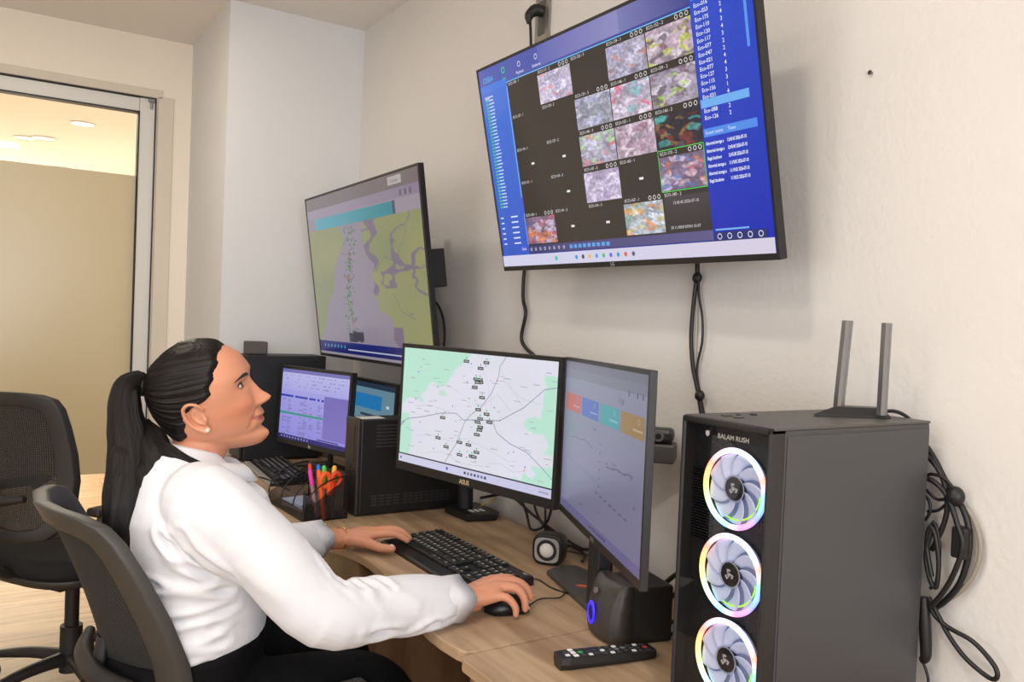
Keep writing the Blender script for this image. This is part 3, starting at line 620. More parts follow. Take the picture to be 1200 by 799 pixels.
g = G(); g.box((1.20, 2.79, .757), (.16, .2, .012), .004); room_to(g, IC).build('stand_foot', M_BLKM, mc)

# ---------------------------------------------------------------- gaming tower
PX, PY0, PY1, PZ0, PZ1, PXB = .945, .797, .977, .75, 1.212, 1.335
pc = thing('gaming_tower', 'large dark grey computer tower with three rainbow ring fans behind its glass front', 'computer', (PX, (PY0 + PY1) / 2, PZ0))
W_, H_, D_ = PY1 - PY0, PZ1 - PZ0, PXB - PX
def pbox(g, x0, x1, y0, y1, z0, z1, bev=0): return g.box(((x0 + x1) / 2, (y0 + y1) / 2, (z0 + z1) / 2), (x1 - x0, y1 - y0, z1 - z0), bev)
hw = W_ / 2
g = G(); pbox(g, .03, D_, -hw, hw, .012, H_ - .004, .003); 
g.build('case_body', M_DGREY, pc)
g = G(); pbox(g, .034, D_ - .004, -hw - .0022, -hw, .022, H_ - .012, .001); g.build('side_panel', M_DGREY, pc)
g = G()  # top cap with mesh area
pbox(g, .006, D_ + .001, -hw - .001, hw + .001, H_ - .0045, H_, .002); g.build('top_panel', mat('dark_top_panel', (86, 84, 82), .45, metal=.2, bump=(900, .3, .001)), pc)
g = G()  # front surround: frame of rounded bars
pbox(g, 0, .032, -hw, -hw + .008, .008, H_ - .001, .003); pbox(g, 0, .032, hw - .007, hw, .008, H_ - .001, .003)
pbox(g, 0, .032, -hw, hw, H_ - .011, H_ - .001, .003); pbox(g, 0, .032, -hw, hw, .008, .03, .003); g.build('front_surround', mat('dark_bezel', (44, 43, 43), .4, metal=.2), pc)
g = G(); pbox(g, .0285, .031, -hw + .01, hw - .006, .02, H_ - .01); g.build('inner_grille', mat('dark_grille', (14, 15, 17), .55, bump=(1, .6, .004, (1, 400, 400))), pc)
g = G()
for k in range(26): pbox(g, .022, .028, hw - .05, hw - .008, .035 + k * .0045 + .23, .0368 + k * .0045 + .23)
g.build('vent_slats', M_BLK, pc)
# ring fans: clear blades on a dark hub inside a glowing rainbow ring
def rainbow_mat():
    m = bpy.data.materials.new('rainbow_ring_light'); m.use_nodes = True; nt = m.node_tree; b = nt.nodes['Principled BSDF']; L = nt.links.new
    tc = nt.nodes.new('ShaderNodeTexCoord'); sp = nt.nodes.new('ShaderNodeSeparateXYZ'); at = nt.nodes.new('ShaderNodeMath'); at.operation = 'ARCTAN2'
    mr_ = nt.nodes.new('ShaderNodeMapRange'); mr_.inputs[1].default_value = -math.pi; mr_.inputs[2].default_value = math.pi
    r = nt.nodes.new('ShaderNodeValToRGB'); e = r.color_ramp.elements
    # angle measured around the fan: 0 = away from the viewer's left ... runs through the colours the ring shows
    stops = [(0, (120, 210, 255)), (.10, (110, 140, 255)), (.2, (255, 110, 190)), (.28, (110, 235, 255)), (.36, (190, 255, 250)), (.44, (225, 255, 130)), (.52, (255, 200, 70)), (.60, (255, 130, 90)), (.68, (255, 200, 235)), (.78, (225, 240, 255)), (.88, (190, 235, 255)), (.94, (255, 150, 120)), (1, (120, 210, 255))]
    e[0].position = 0; e[0].color = (*lin(stops[0][1]), 1); e[1].position = 1; e[1].color = (*lin(stops[-1][1]), 1)
    for p, c in stops[1:-1]: q = e.new(p); q.color = (*lin(c), 1)
    L(tc.outputs['Object'], sp.inputs[0]); L(sp.outputs[2], at.inputs[0]); L(sp.outputs[1], at.inputs[1]); L(at.outputs[0], mr_.inputs[0]); L(mr_.outputs[0], r.inputs[0])
    L(r.outputs[0], b.inputs['Emission Color']); b.inputs['Emission Strength'].default_value = 2.5; b.inputs['Base Color'].default_value = (.5, .5, .5, 1); return m
M_RING = rainbow_mat()
M_BLADE = mat('frosted_blade_glow', (196, 200, 214), .35, emit=(180, 192, 235), es=.42)  # emission stands in for ring light passing through the blades
M_FANBACK = mat('fan_shroud_glow', (120, 124, 140), .5, emit=(150, 165, 215), es=.2)  # faint emission stands in for ring light falling on the shroud
def make_fan():
    f = thing('fan', None, None)
    n = 64; rings = []
    for a in range(n):
        t = 2 * math.pi * a / n; c = Vector((0, math.cos(t), math.sin(t)))
        rings.append([c * (.0575 + .0042 * math.cos(q)) + Vector((.0042 * math.sin(q), 0, 0)) for q in [2 * math.pi * k / 8 for k in range(8)]])
    G().loft(rings, False, close=True).build('light_ring', M_RING, f)
    rings = []
    for a in range(25):
        t = R_(186 + a * 4.6); c = Vector((0, math.cos(t), math.sin(t))); rings.append([c * (.047 + .0014 * math.cos(q)) + Vector((.004 + .0014 * math.sin(q), 0, 0)) for q in [2 * math.pi * k / 6 for k in range(6)]])
    G().loft(rings, True).build('inner_light_arc', mat('green_arc_light', (120, 200, 60), .5, emit=(190, 255, 70), es=1.1) if 'green_arc_light' not in bpy.data.materials else bpy.data.materials['green_arc_light'], f)
    G().cyl((.0102, 0, 0), (.0118, 0, 0), .056, n=40).build('shroud', M_FANBACK, f)
    for k in range(9):
        a0 = 2 * math.pi * k / 9; g = G(); vs = []
        for i in range(7):
            r = .018 + .035 * i / 6
            for j in range(5):
                a = a0 + (j / 4 - .5) * .56 + .55 * (i / 6) ** 1.3; vs.append((.002 + .006 * (j / 4) + .0005, r * math.cos(a), r * math.sin(a)))
        g.add(vs, [(i * 5 + j, i * 5 + j + 1, i * 5 + j + 6, i * 5 + j + 5) for i in range(6) for j in range(4)], smooth=True)
        ob = g.build('fan_blade', M_BLADE, f); so = ob.modifiers.new('thick', 'SOLIDIFY'); so.thickness = .001
    h_ = G().cyl((-.001, 0, 0), (.009, 0, 0), .0185, n=32, bev=.0015).build('hub', M_BLK, f)
    g = G()
    for a in range(3): t = 2 * math.pi * a / 3 + .5; g.loft([[Vector((-.0014, math.cos(t + s) * r, math.sin(t + s) * r)) for s, r in ((0, .004), (.5, .009), (1.2, .0085), (1.5, .006), (.9, .0052))], [Vector((-.0022, math.cos(t + s) * r, math.sin(t + s) * r)) for s, r in ((0, .004), (.5, .009), (1.2, .0085), (1.5, .006), (.9, .0052))]], smooth=False)
    g.cyl((-.0014, 0, 0), (-.0024, 0, 0), .003, n=10); g.build('hub_emblem', mat('silver_emblem', (190, 190, 190), .4), h_)
    r = [[Vector((0, math.cos(2 * math.pi * a / 32) * q, math.sin(2 * math.pi * a / 32) * q)) for a in range(32)] for q in (.0185, .0205)]
    g = G().loft([[p + Vector((-.0005, 0, 0)) for p in r[0]], [p + Vector((-.0005, 0, 0)) for p in r[1]]], False); g.build('hub_rim', mat('pale_rim', (150, 155, 170), .4, emit=(160, 170, 200), es=.3), h_)
    return f
fan = make_fan()
YC = .872 - (PY0 + PY1) / 2
for k, z in enumerate((1.1112, .9812, .8512)):
    f = fan if k == 0 else copy_tree(fan)
    f.name = 'fan'; f.parent = pc; f.location = (.0105, YC - .001, z - PZ0); f.rotation_euler = (0, 0, 0)
g = G(); g.add([(.0035, -hw + .007, .026), (.0035, hw - .006, .026), (.0035, hw - .006, H_ - .010), (.0035, -hw + .007, H_ - .010)], [(0, 1, 2, 3)]); g.build('glass_front', glass_mat('smoked_glass', (.78, .78, .8), 1, .01), pc)
TF = Matrix.Translation((.0030, .0, 0)) @ Matrix(((0, 0, -1, 0), (-1, 0, 0, 0), (0, 1, 0, 0), (0, 0, 0, 1)))  # text reading from the front
g = G(); add_text(g, 'BALAM RUSH', .0105, Matrix.Translation((.0030, .012 - .028, H_ - .024)) @ Matrix(((0, 0, -1, 0), (-1, 0, 0, 0), (0, 1, 0, 0), (0, 0, 0, 1))), 0, .01)
g.add([(0, .005, 0), (.004, .004, 0), (.004, -.001, 0), (0, -.005, 0), (-.004, -.001, 0), (-.004, .004, 0)], [(0, 5, 4, 3, 2, 1)], Matrix.Translation((.0030, .036, H_ - .024)) @ Matrix(((0, 0, -1, 0), (-1, 0, 0, 0), (0, 1, 0, 0), (0, 0, 0, 1))))
g.build('front_lettering', mat('pale_lettering', (170, 168, 165), .4), pc)
for k in range(6):
    pass
g = G(); g.cyl((.12, .05, H_), (.12, .05, H_ + .002), .006); g.cyl((.09, .055, H_), (.09, .055, H_ + .0015), .004); pbox(g, .05, .066, .045, .055, H_, H_ + .001); pbox(g, .05, .066, .02, .03, H_, H_ + .001); g.build('top_ports', M_BLK, pc)
g = G()
for a in (.05, D_ - .05):
    for b in (-1, 1): pbox(g, a - .02, a + .02, b * .06 - .012, b * .06 + .012, 0, .0125, .002)
g.build('foot', M_BLK, pc)

# antenna dock on top of the tower
t = thing('wifi_antenna', 'twin blade wireless antenna on a wedge base on top of the tower', 'antenna', (0, 0, 0))
g = G(); bs = [(1.165, .898), (1.235, .925), (1.315, .868), (1.285, .835)]
cx_, cy_ = 1.25, .88
g.loft([[(x, y, 1.2125) for x, y in bs], [(cx_ + (x - cx_) * .96, cy_ + (y - cy_) * .96, 1.2165) for x, y in bs], [(cx_ + .012 + (x - cx_) * .62, cy_ + (y - cy_) * .62, 1.228) for x, y in bs]], smooth=False); g.build('base', M_BLK, t)
g = G(); g.loft([[(1.232 + a * .010 + dx, .899 + b * .004, z) for a, b in ((-1, -1), (-.3, -1.6), (.3, -1.6), (1, -1), (1, 1), (-1, 1))] for z, dx in ((1.218, 0), (1.24, .001), (1.36, .011), (1.374, .012))], smooth=False); g.build('antenna_blade', M_CHROME, t)
g = G(); g.loft([[(1.268 + a * .009 + dx, .842 + b * .004, z) for a, b in ((-1, -1), (-.3, -1.6), (.3, -1.6), (1, -1), (1, 1), (-1, 1))] for z, dx in ((1.218, 0), (1.24, .0), (1.36, .001), (1.372, .001))], smooth=False); g.build('antenna_blade', M_CHROME, t)
g = G(); g.tube([(1.29, .862, 1.221), (1.325, .85, 1.221), (1.348, .835, 1.20), (1.358, .83, 1.14), (1.356, .83, 1.08)], .0032, 8); g.build('cable', M_CABLE, t)

# mini computer (black) with a white sticker
t = thing('mini_computer', 'black desktop computer with vent slots and a white sticker on top', 'computer', (.93, 2.30, .75))
g = G(); pbox(g, .012, .35, 0, .10, .004, .288, .004); g.build('case_body', mat('satin_black_case', (20, 20, 21), .42), t)
g = G(); pbox(g, 0, .014, .002, .098, .002, .290, .005); g.build('front_panel', mat('front_panel_grey', (40, 36, 34), .4), t)
g = G(); pbox(g, -.0012, 0, .02, .08, .16, .27, .001)
for z in (.06, .09, .12, .14): pbox(g, -.002, 0, .045, .06, z, z + .012)
g.build('front_ports', M_BLK, t)
g = G()
for k in range(7): pbox(g, .06 + .0, .20, -.0012, .0, .205 + k * .0105, .209 + k * .0105)
g.build('upper_vents', mat('vent_dark', (52, 52, 52), .5), t); g = G()
for c in range(4):
    for k in range(4): pbox(g, .05 + c * .024, .068 + c * .024, -.0012, 0, .03 + k * .009, .034 + k * .009)
for c in range(9):
    for k in range(4): pbox(g, .155 + c * .018, .168 + c * .018, -.0012, 0, .03 + k * .009, .034 + k * .009)
g.build('lower_vents', bpy.data.materials['vent_dark'], t)
g = G(); pbox(g, .02, .095, .02, .075, .2885, .2893); g.build('sticker', M_WHITE, t)

# tall black tower at the far end with the small grey speaker on it
t = thing('tower_computer', 'plain tall black computer tower at the far end of the desk', 'computer', (.86, 3.30, .75))
g = G(); pbox(g, .0, .325, 0, .17, .008, .42, .004); g.build('case_body', mat('old_black_case', (26, 27, 31), .5), t)
g = G(); pbox(g, -.014, 0, .004, .166, .01, .418, .004); g.build('front_panel', M_BLK, t)
g = G()
for a in (.03, .28):
    for b in (.03, .14): g.cyl((a, b, 0), (a, b, .009), .012)
g.build('foot', M_BLK, t)
t = thing('small_speaker', 'small dark grey block shaped speaker on top of the far black tower', 'speaker', (.917, 3.38, 1.171))
g = G(); pbox(g, -.04, .04, -.035, .035, 0, .052, .005); g.build('cabinet', mat('dusty_grey', (84, 80, 76), .6), t)
g = G(); pbox(g, -.034, .034, -.0375, -.0345, .006, .046, .001); g.build('grille', mat('dusty_grille', (96, 92, 86), .8, bump=(500, .5, .001)), t)

# ---------------------------------------------------------------- keyboards
M_KEY = mat('key_black', (30, 31, 33), .42); M_LEG = mat('key_legend', (215, 215, 215), .5)
KEYCACHE = {}
ROWS = [[('Esc', 1), (None, 1)] + [('F%d' % k, 1) for k in (1, 2, 3, 4)] + [(None, .5)] + [('F%d' % k, 1) for k in (5, 6, 7, 8)] + [(None, .5)] + [('F%d' % k, 1) for k in (9, 10, 11, 12)] + [(None, .3), ('Prt', 1), ('Scr', 1), ('Brk', 1)],
        [(c, 1) for c in '|1234567890?+'] + [('Back', 2), (None, .3), ('Ins', 1), ('Hom', 1), ('Up', 1), (None, .3), ('Num', 1), ('/', 1), ('*', 1), ('-', 1)],
        [('Tab', 1.5)] + [(c, 1) for c in 'QWERTYUIOP[]'] + [('}', 1.5), (None, .3), ('Del', 1), ('End', 1), ('Dn', 1), (None, .3), ('7', 1), ('8', 1), ('9', 1), ('+', 1)],
        [('Caps', 1.75)] + [(c, 1) for c in 'ASDFGHJKL;{'] + [('Enter', 2.25), (None, 3.6), ('4', 1), ('5', 1), ('6', 1)],
        [('Shift', 2.25)] + [(c, 1) for c in 'ZXCVBNM,.-'] + [('Shift', 2.75), (None, 1.3), ('^', 1), (None, 1.3), ('1', 1), ('2', 1), ('3', 1), ('Ent', 1)],
        [('Ctrl', 1.25), ('Win', 1.25), ('Alt', 1.25), (' ', 6.25), ('Alt', 1.25), ('Fn', 1.25), ('Ctrl', 2.5), (None, .3), ('<', 1), ('v', 1), ('>', 1), (None, .3), ('0', 2), ('.', 1)]]
def make_keyboard(t, length, depth, pad, legend=True):
    """keyboard local frame: x away from the user, -y to the user's right"""
    g = G(); L2 = length / 2
    prof = [(0, .0), (0, .008), (.004, .0105), (pad, .0125), (depth - .012, .021), (depth - .002, .021), (depth, .017), (depth, 0)]
    g.loft([[(x, y, z * (.9 if abs(y) > L2 - .003 else 1)) for x, z in prof] for y in (-L2, -L2 + .004, L2 - .004, L2)], True, smooth=False)
    g.build('case', M_BLK, t)
    unit = (length - .016) / 22.6; rowd = (depth - pad - .016) / 6
    for r, row in enumerate(ROWS):
        x = depth - .010 - (r + .5) * rowd - (.0 if r else -.002); z = .0125 + (x - pad) * (.0085 / (depth - pad)) + .001
        y = L2 - .008
        for nm, wd in row:
            if nm is not None and nm != '':
                key = (nm, wd)
                if key not in KEYCACHE:
                    g = G(); a, b, hgt = unit * wd / 2 - .0009, rowd / 2 - .001, .006
                    g.loft([[(b * sx, a * sy, 0) for sx, sy in ((-1, -1), (1, -1), (1, 1), (-1, 1))], [(b * sx * .9, (a - .0004) * sy, hgt * .8) for sx, sy in ((-1, -1), (1, -1), (1, 1), (-1, 1))], [(b * sx * .78, (a - .0016) * sy, hgt) for sx, sy in ((-1, -1), (1, -1), (1, 1), (-1, 1))]], True, smooth=False)
                    if nm.strip() and legend: add_text(g, nm, .0105 if len(nm) == 1 else .0055, Matrix.Translation((.001, .0 if len(nm) > 1 else .002, hgt + .0002)) @ Euler((0, 0, R_(-90))).to_matrix().to_4x4(), 1, .05)
                    ob = g.build('key', [M_KEY, M_LEG], t); KEYCACHE[key] = ob.data
                else: ob = bpy.data.objects.new('key', KEYCACHE[key]); COL.objects.link(ob); ob.parent = t
                ob.location = (x, y - unit * wd / 2, z)
            y -= unit * wd
kb = thing('keyboard', 'black wired keyboard in front of the centre monitor under her hands', 'keyboard', (.886, 1.778, .7505), R_(0))
make_keyboard(kb, .452, .180, .030)
g = G(); add_text(g, 'logi', .010, Matrix.Translation((.170, -.205, .0215)) @ Euler((0, 0, R_(-90))).to_matrix().to_4x4(), 0, .03); g.build('maker_logo', M_LEG, kb)
g = G(); I = Matrix.Translation((-.886, -1.778, -.7505)); g.tube([(1.06, 1.58, .757), (1.09, 1.57, .755), (1.09, 1.50, .753), (1.13, 1.42, .753), (1.22, 1.36, .753), (1.33, 1.34, .753)], .0019, 8, M=I); g.build('cable', M_CABLE, kb)
k2 = thing('keyboard', 'second black keyboard with a silver front edge by the far tower', 'keyboard', (.845, 3.035, .7505), R_(-4))
KEYCACHE.clear(); make_keyboard(k2, .44, .15, .016)
g = G(); g.box((-.002, 0, .006), (.008, .44, .010), .002); g.box((.006, 0, .0112), (.02, .44, .002), .0008); g.build('front_edge', mat('silver_plastic', (160, 158, 152), .35), k2)

# ---------------------------------------------------------------- mouse
ms_ = thing('computer_mouse', 'black wired mouse under her right hand', 'mouse', (.922, 1.436, .7505), R_(-12))
rings = []
for k in range(9):
    u = k / 8; x = -.05 + .1 * u; wd = .029 * (1 - abs(2 * u - 1) ** 3.2) ** .5 + .003; hg = .030 * (math.sin(math.pi * min(1, (u * .86 + .1))) ** .8) + .004
    rings.append([(x, wd * math.cos(a), .002 + hg * max(0, math.sin(a)) ** .75 + (0 if math.sin(a) > 0 else 0)) for a in [2 * math.pi * q / 20 for q in range(20)]])
G().loft(rings, True).build('shell', mat('mouse_black', (22, 22, 24), .35), ms_)
G().cyl((.024, -.004, .026), (.024, .004, .026), .009, n=16).build('scroll_wheel', M_BLKM, ms_)
pts = [on_z(*p, .755) for p in [(611, 718), (620, 710), (634, 702), (655, 701), (662, 696), (675, 691), (690, 691)]]
IMS = (Matrix.Translation((.922, 1.436, .7505)) @ Euler((0, 0, R_(-12))).to_matrix().to_4x4()).inverted()
g = G(); g.tube([IMS @ p for p in pts], .0017, 8); g.build('cable', M_CABLE, ms_)

# ---------------------------------------------------------------- speakers
SP = Matrix.Translation((1.21, 1.69, .7505)) @ Euler((0, 0, R_(38))).to_matrix().to_4x4()
t = thing('desktop_speaker', 'small rounded black speaker with a silver cone beside the right monitor stand', 'speaker', M=SP)
def rr(x, w_, h_, z0, r=.5, n=24):
    out = []
    for k in range(n):
        a = 2 * math.pi * k / n; c, s = math.cos(a), math.sin(a); e = .55
        out.append((x, math.copysign(abs(c) ** e, c) * w_ / 2, z0 + math.copysign(abs(s) ** e, s) * h_ / 2))
    return out
g = G(); g.loft([rr(-.036, .060, .058, .038), rr(-.040, .072, .070, .038), rr(-.034, .078, .076, .038), rr(.0, .080, .076, .038), rr(.030, .066, .066, .036), rr(.042, .040, .045, .034)], True); g.build('cabinet', M_BLK, t)
g = G(); g.loft([rr(-.0405, .064, .062, .038), rr(-.0415, .062, .060, .038)], True); g.build('front_ring', mat('silver_ring', (170, 170, 168), .35, metal=.3), t)
g = G(); ci = lambda x, r: [(x, r * math.cos(2 * math.pi * k / 28), .038 + r * math.sin(2 * math.pi * k / 28)) for k in range(28)]
g.loft([ci(-.0418, .026), ci(-.0425, .024), ci(-.0420, .021)], True); g.build('surround', M_BLKM, t)
g = G(); g.loft([ci(-.0424, .018), ci(-.046, .015), ci(-.048, .009), ci(-.0488, .003)], True); g.build('cone', mat('pale_cone', (214, 212, 204), .4), t)
g = G(); g.tube([(.04, 0, .03), (.07, -.02, .012), (.09, -.08, .003), (.06, -.14, .003)], .0018, 8); g.build('cable', M_CABLE, t)

SW = Matrix.Translation((1.0, 1.237, .7505)) @ Euler((0, 0, R_(-12))).to_matrix().to_4x4()
t = thing('subwoofer', 'black cube speaker with a curved front and blue ring light under the right monitor', 'speaker', M=SW)
g = G(); pbox(g, .040, .135, -.052, .052, 0, .108, .006); g.build('cabinet', mat('black_vinyl', (30, 29, 29), .6), t)
rings = []
for z, bx in ((.0, .004), (.006, -.004), (.03, -.006), (.06, -.002), (.09, .006), (.106, .014), (.112, .022)):
    rings.append([(bx + .010 * (abs(yy) / .052) ** 2, yy, z) for yy in [-.054 + .108 * k / 10 for k in range(11)]] + [(.048, yy, z) for yy in [.054 - .108 * k / 10 for k in range(11)]])
g = G(); g.loft(rings, True); g.build('front_baffle', mat('grey_baffle', (58, 54, 51), .45), t)
g = G(); ring = lambda r, x: [(x, .012 + r * .62 * math.cos(2 * math.pi * k / 28), .046 + r * math.sin(2 * math.pi * k / 28)) for k in range(28)]
g.loft([ring(.022, -.0060), ring(.022, -.0088), ring(.0165, -.0088), ring(.0165, -.0060)], False); g.build('light_ring', mat('blue_ring_light', (30, 20, 200), .4, emit=(60, 40, 255), es=1.6), t)
g = G(); g.loft([ring(.016, -.0050), ring(.015, -.0085), ring(.010, -.0095)], True); g.build('volume_knob', mat('dark_blue_knob', (20, 16, 90), .35), t)
g = G(); g.cyl((-.0015, .012, .088), (.003, .012, .088), .006); g.build('badge', mat('badge_grey', (110, 108, 106), .4), t)

# ---------------------------------------------------------------- remote
RM = Matrix.Translation((.945, 1.140, .7505)) @ Euler((0, 0, R_(-10))).to_matrix().to_4x4()
t = thing('remote_control', 'black television remote with coloured buttons on the side desk', 'remote', M=RM)
rings = []
for k in range(13):
    u = k / 12; x = -.095 + .19 * u; hw2 = .0225 * (1 - .14 * abs(2 * u - 1) ** 2) * (1 if 0 < k < 12 else .86); hz = .024 - .007 * u
    rings.append([(x, y, z) for y, z in ((-hw2 * .7, 0), (-hw2, hz * .45), (-hw2 * .95, hz * .95), (-hw2 * .8, hz), (hw2 * .8, hz), (hw2 * .95, hz * .95), (hw2, hz * .45), (hw2 * .7, 0))])
g = G(); g.loft(rings, True, smooth=False); g.build('shell', mat('remote_black', (30, 30, 31), .45), t)
bc = [(220, 220, 220), (205, 60, 60), (60, 170, 90), (220, 190, 60), (60, 110, 220), (235, 235, 235), (60, 60, 64), (110, 110, 115)]
BM = [mat('button_colour', c, .5) for c in bc]
for i in range(12):
    for j in range(3 if i % 4 else 2):
        x = -.080 + i * .0145; y = -.012 + j * .012 + (.004 if i % 4 == 0 else 0); u = (x + .095) / .19; z = .024 - .007 * u
        k = 6 if (i + j) % 3 else (0 if i not in (2, 11) else (1 + j if i == 2 else 1)); wdt = .0048
        if i == 1: k = 5; wdt = .0055
        if i in (7, 8) and j == 1: k = 7
        G().box((x, y, z + .0006), (wdt * 1.6, wdt * 1.5, .0018), .0006).build('button', BM[k], t)

# ---------------------------------------------------------------- mesh pen holder and pens
def mesh_mat():
    m = bpy.data.materials.new('black_wire_mesh'); m.use_nodes = True; nt = m.node_tree; b = nt.nodes['Principled BSDF']; L = nt.links.new
    b.inputs['Base Color'].default_value = (.012, .012, .012, 1); b.inputs['Roughness'].default_value = .4; b.inputs['Metallic'].default_value = .3
    tc = nt.nodes.new('ShaderNodeTexCoord'); sp = nt.nodes.new('ShaderNodeSeparateXYZ'); L(tc.outputs['Object'], sp.inputs[0])
    def wave(sock):
        a = nt.nodes.new('ShaderNodeMath'); a.operation = 'MULTIPLY'; a.inputs[1].default_value = 2 * math.pi / .0028; L(sock, a.inputs[0])
        s_ = nt.nodes.new('ShaderNodeMath'); s_.operation = 'SINE'; L(a.outputs[0], s_.inputs[0])
        c = nt.nodes.new('ShaderNodeMath'); c.operation = 'GREATER_THAN'; c.inputs[1].default_value = .25; L(s_.outputs[0], c.inputs[0]); return c
    ad = nt.nodes.new('ShaderNodeMath'); ad.operation = 'ADD'; L(sp.outputs[0], ad.inputs[0]); L(sp.outputs[1], ad.inputs[1])
    a, c = wave(ad.outputs[0]), wave(sp.outputs[2]); mx = nt.nodes.new('ShaderNodeMath'); mx.operation = 'MAXIMUM'; L(a.outputs[0], mx.inputs[0]); L(c.outputs[0], mx.inputs[1])
    L(mx.outputs[0], b.inputs['Alpha']); return m
M_MESH = mesh_mat(); M_WIRE = mat('black_wire', (20, 20, 20), .35, metal=.3)
def holder():
    t = thing('desk_organizer', 'black wire mesh desk organizer with curved dividers holding pens', 'desk organizer', (.775, 2.292, .7505), R_(3))
    A, B, Hh = .13, .30, .125   # along the near side (x), away (y), height
    # pen cup: near 10 cm; low tray behind with arched wires
    g = G()
    def wall(p0, p1, z0, za, zb): g.add([(*p0, z0), (*p1, z0), (*p1, zb), (*p0, za)], [(0, 1, 2, 3)])
    wall((0, 0), (A, 0), 0, Hh * .25, Hh); wall((A, 0), (A, B), 0, Hh, Hh * .9); wall((0, 0), (0, B), 0, Hh * .25, Hh * .25); wall((0, B), (A, B), 0, Hh * .25, Hh * .9)
    wall((.03, .09), (A, .09), 0, Hh * .55, Hh); wall((.03, 0), (.03, .09), 0, Hh * .45, Hh * .5)
    g.build('mesh_wall', M_MESH, t)
    G().add([(0, 0, .001), (A, 0, .001), (A, B, .001), (0, B, .001)], [(0, 1, 2, 3)]).build('mesh_floor', M_MESH, t)
    g = G(); r = .0018
    for q in ([(0, 0, r), (A, 0, r), (A, B, r), (0, B, r), (0, 0, r)], [(0, 0, 0), (0, 0, Hh * .25)], [(A, 0, 0), (A, 0, Hh)], [(A, B, 0), (A, B, Hh * .9)], [(A, 0, Hh), (A, .09, Hh), (A, B, Hh * .9)], [(0, 0, Hh * .25), (0, B, Hh * .25)]): g.tube(q, r, 6, 1)
    for y in (0, .09, .19, B):
        q = [(A * (1 - math.cos(R_(a))), y, Hh * .25 + Hh * .75 * math.sin(R_(a)) * (.95 if y else 1)) for a in range(0, 91, 10)]; g.tube(q, r * 1.15, 6, 1)
    g.build('wire_frame', M_WIRE, t); return t
holder()
def pen(name, label, cat, base, top, r, m, cap=None, group=None):
    t = thing(name, label, cat, base, 0, group); b, tp = Vector((0, 0, 0)), Vector(top) - Vector(base); d = tp.normalized(); L = tp.length
    r *= 1.3; G().cyl(b, d * (L * .68), r, r, 12).build('barrel', m, t); G().tube([d * (L * .66), d * (L * .96), d * L], [r * 1.12, r * 1.1, r * .7], 12, 1).build('cap', cap or m, t)
PM = {k: mat('pen_' + k, c, .35) for k, c in dict(orange=(240, 96, 30), red=(226, 52, 34), pink=(236, 60, 170), blue=(40, 110, 230), green=(90, 200, 70), yellow=(250, 190, 40), clear=(150, 140, 140), deep=(214, 60, 30)).items()}
pens = [('marker_pen', 'orange marker at the front of the pen group with an orange cap', (.838, 2.305), (.822, 2.318, .895), .0055, 'orange', None), ('marker_pen', 'pink capped pen at the left of the pen group', (.828, 2.335), (.806, 2.350, .892), .0045, 'clear', 'pink'),
        ('marker_pen', 'blue capped pen behind the orange marker', (.84, 2.35), (.835, 2.36, .902), .0045, 'clear', 'blue'), ('marker_pen', 'green capped pen between the blue and yellow pens', (.85, 2.345), (.850, 2.352, .900), .005, 'clear', 'green'),
        ('marker_pen', 'yellow capped pen at the right of the group', (.862, 2.33), (.878, 2.340, .900), .005, 'deep', 'yellow'), ('marker_pen', 'dark red pen at the back left of the group', (.83, 2.36), (.812, 2.37, .905), .0042, 'red', None)]
for n_, lab, b_, t_, r_, c_, k_ in pens: pen(n_, lab, 'pen', (*b_, .7535), t_, r_, PM[c_], PM[k_] if k_ else None, 'pens in the mesh organizer')
# scissors with orange handles
t = thing('scissors', 'orange handled scissors standing blade down in the organizer', 'scissors', (.855, 2.306, .7535))
for s in (-1, 1):
    g = G(); g.loft([[(s * .010 + a * .006 - s * z * .1, b * .0012 + s * .001, z) for a, b in ((-1, -1), (1, -1), (1, 1), (-1, 1))] for z in (0.0, .03, .08)], smooth=False); g.build('blade', M_CHROME, t)
    g = G(); g.tube([(s * .016 + .013 * math.cos(a), 0, .112 + .019 * math.sin(a)) for a in [2 * math.pi * k / 12 for k in range(12)]], .0075, 8, 2, closed=True); g.tube([(s * .002, 0, .07), (s * .006, 0, .10)], [.008, .0095], 8, 1); g.build('handle', PM['orange' if s < 0 else 'deep'], t)
# things in the tray
t = G().box((.83, 2.47, .765), (.08, .12, .022), .003, (0, 0, .2)).build('paper_pad', mat('pale_blue_paper', (150, 160, 190), .7)); tag(t, 'pale blue paper pad lying in the organizer tray', 'note pad')
t = G().box((.80, 2.253, .7512), (.05, .035, .0008), rot=(0, 0, R_(-18))).build('paper_note', mat('white_paper', (236, 232, 224), .8)); tag(t, 'small white paper slip on the desk in front of the organizer', 'paper')

# ---------------------------------------------------------------- wall items and cables
t = thing('wall_socket_plate', 'metal wall socket plate with a black plug above the big television', 'socket', (1.38, 2.0825, 2.245))
g = G(); g.box((-.004, 0, .02), (.007, .075, .19), .0025); g.build('face_plate', mat('nickel_plate', (150, 146, 138), .35, metal=.6), t)
g = G(); g.box((-.0085, 0, .005), (.002, .036, .10), .0008); g.build('socket_insert', mat('socket_grey', (84, 82, 78), .5), t)
t = thing('power_cable', 'black plug and cord dropping from the wall plate behind the big television', 'cable')
g = G(); g.tube([(1.372, 2.075, 2.265), (1.35, 2.085, 2.268), (1.332, 2.09, 2.25), (1.328, 2.085, 2.225)], [.016, .018, .014, .006], 10, 3); g.build('plug', M_CABLE, t)
g = G(); g.tube([(1.332, 2.085, 2.24), (1.33, 2.07, 2.15), (1.325, 2.06, 2.0), (1.33, 2.05, 1.85)], .0042, 8); g.build('cord', M_CABLE, t)
t = thing('wall_nail', 'tiny screw and chipped plaster on the right of the wall', 'nail', (1.38, .973, 1.837))
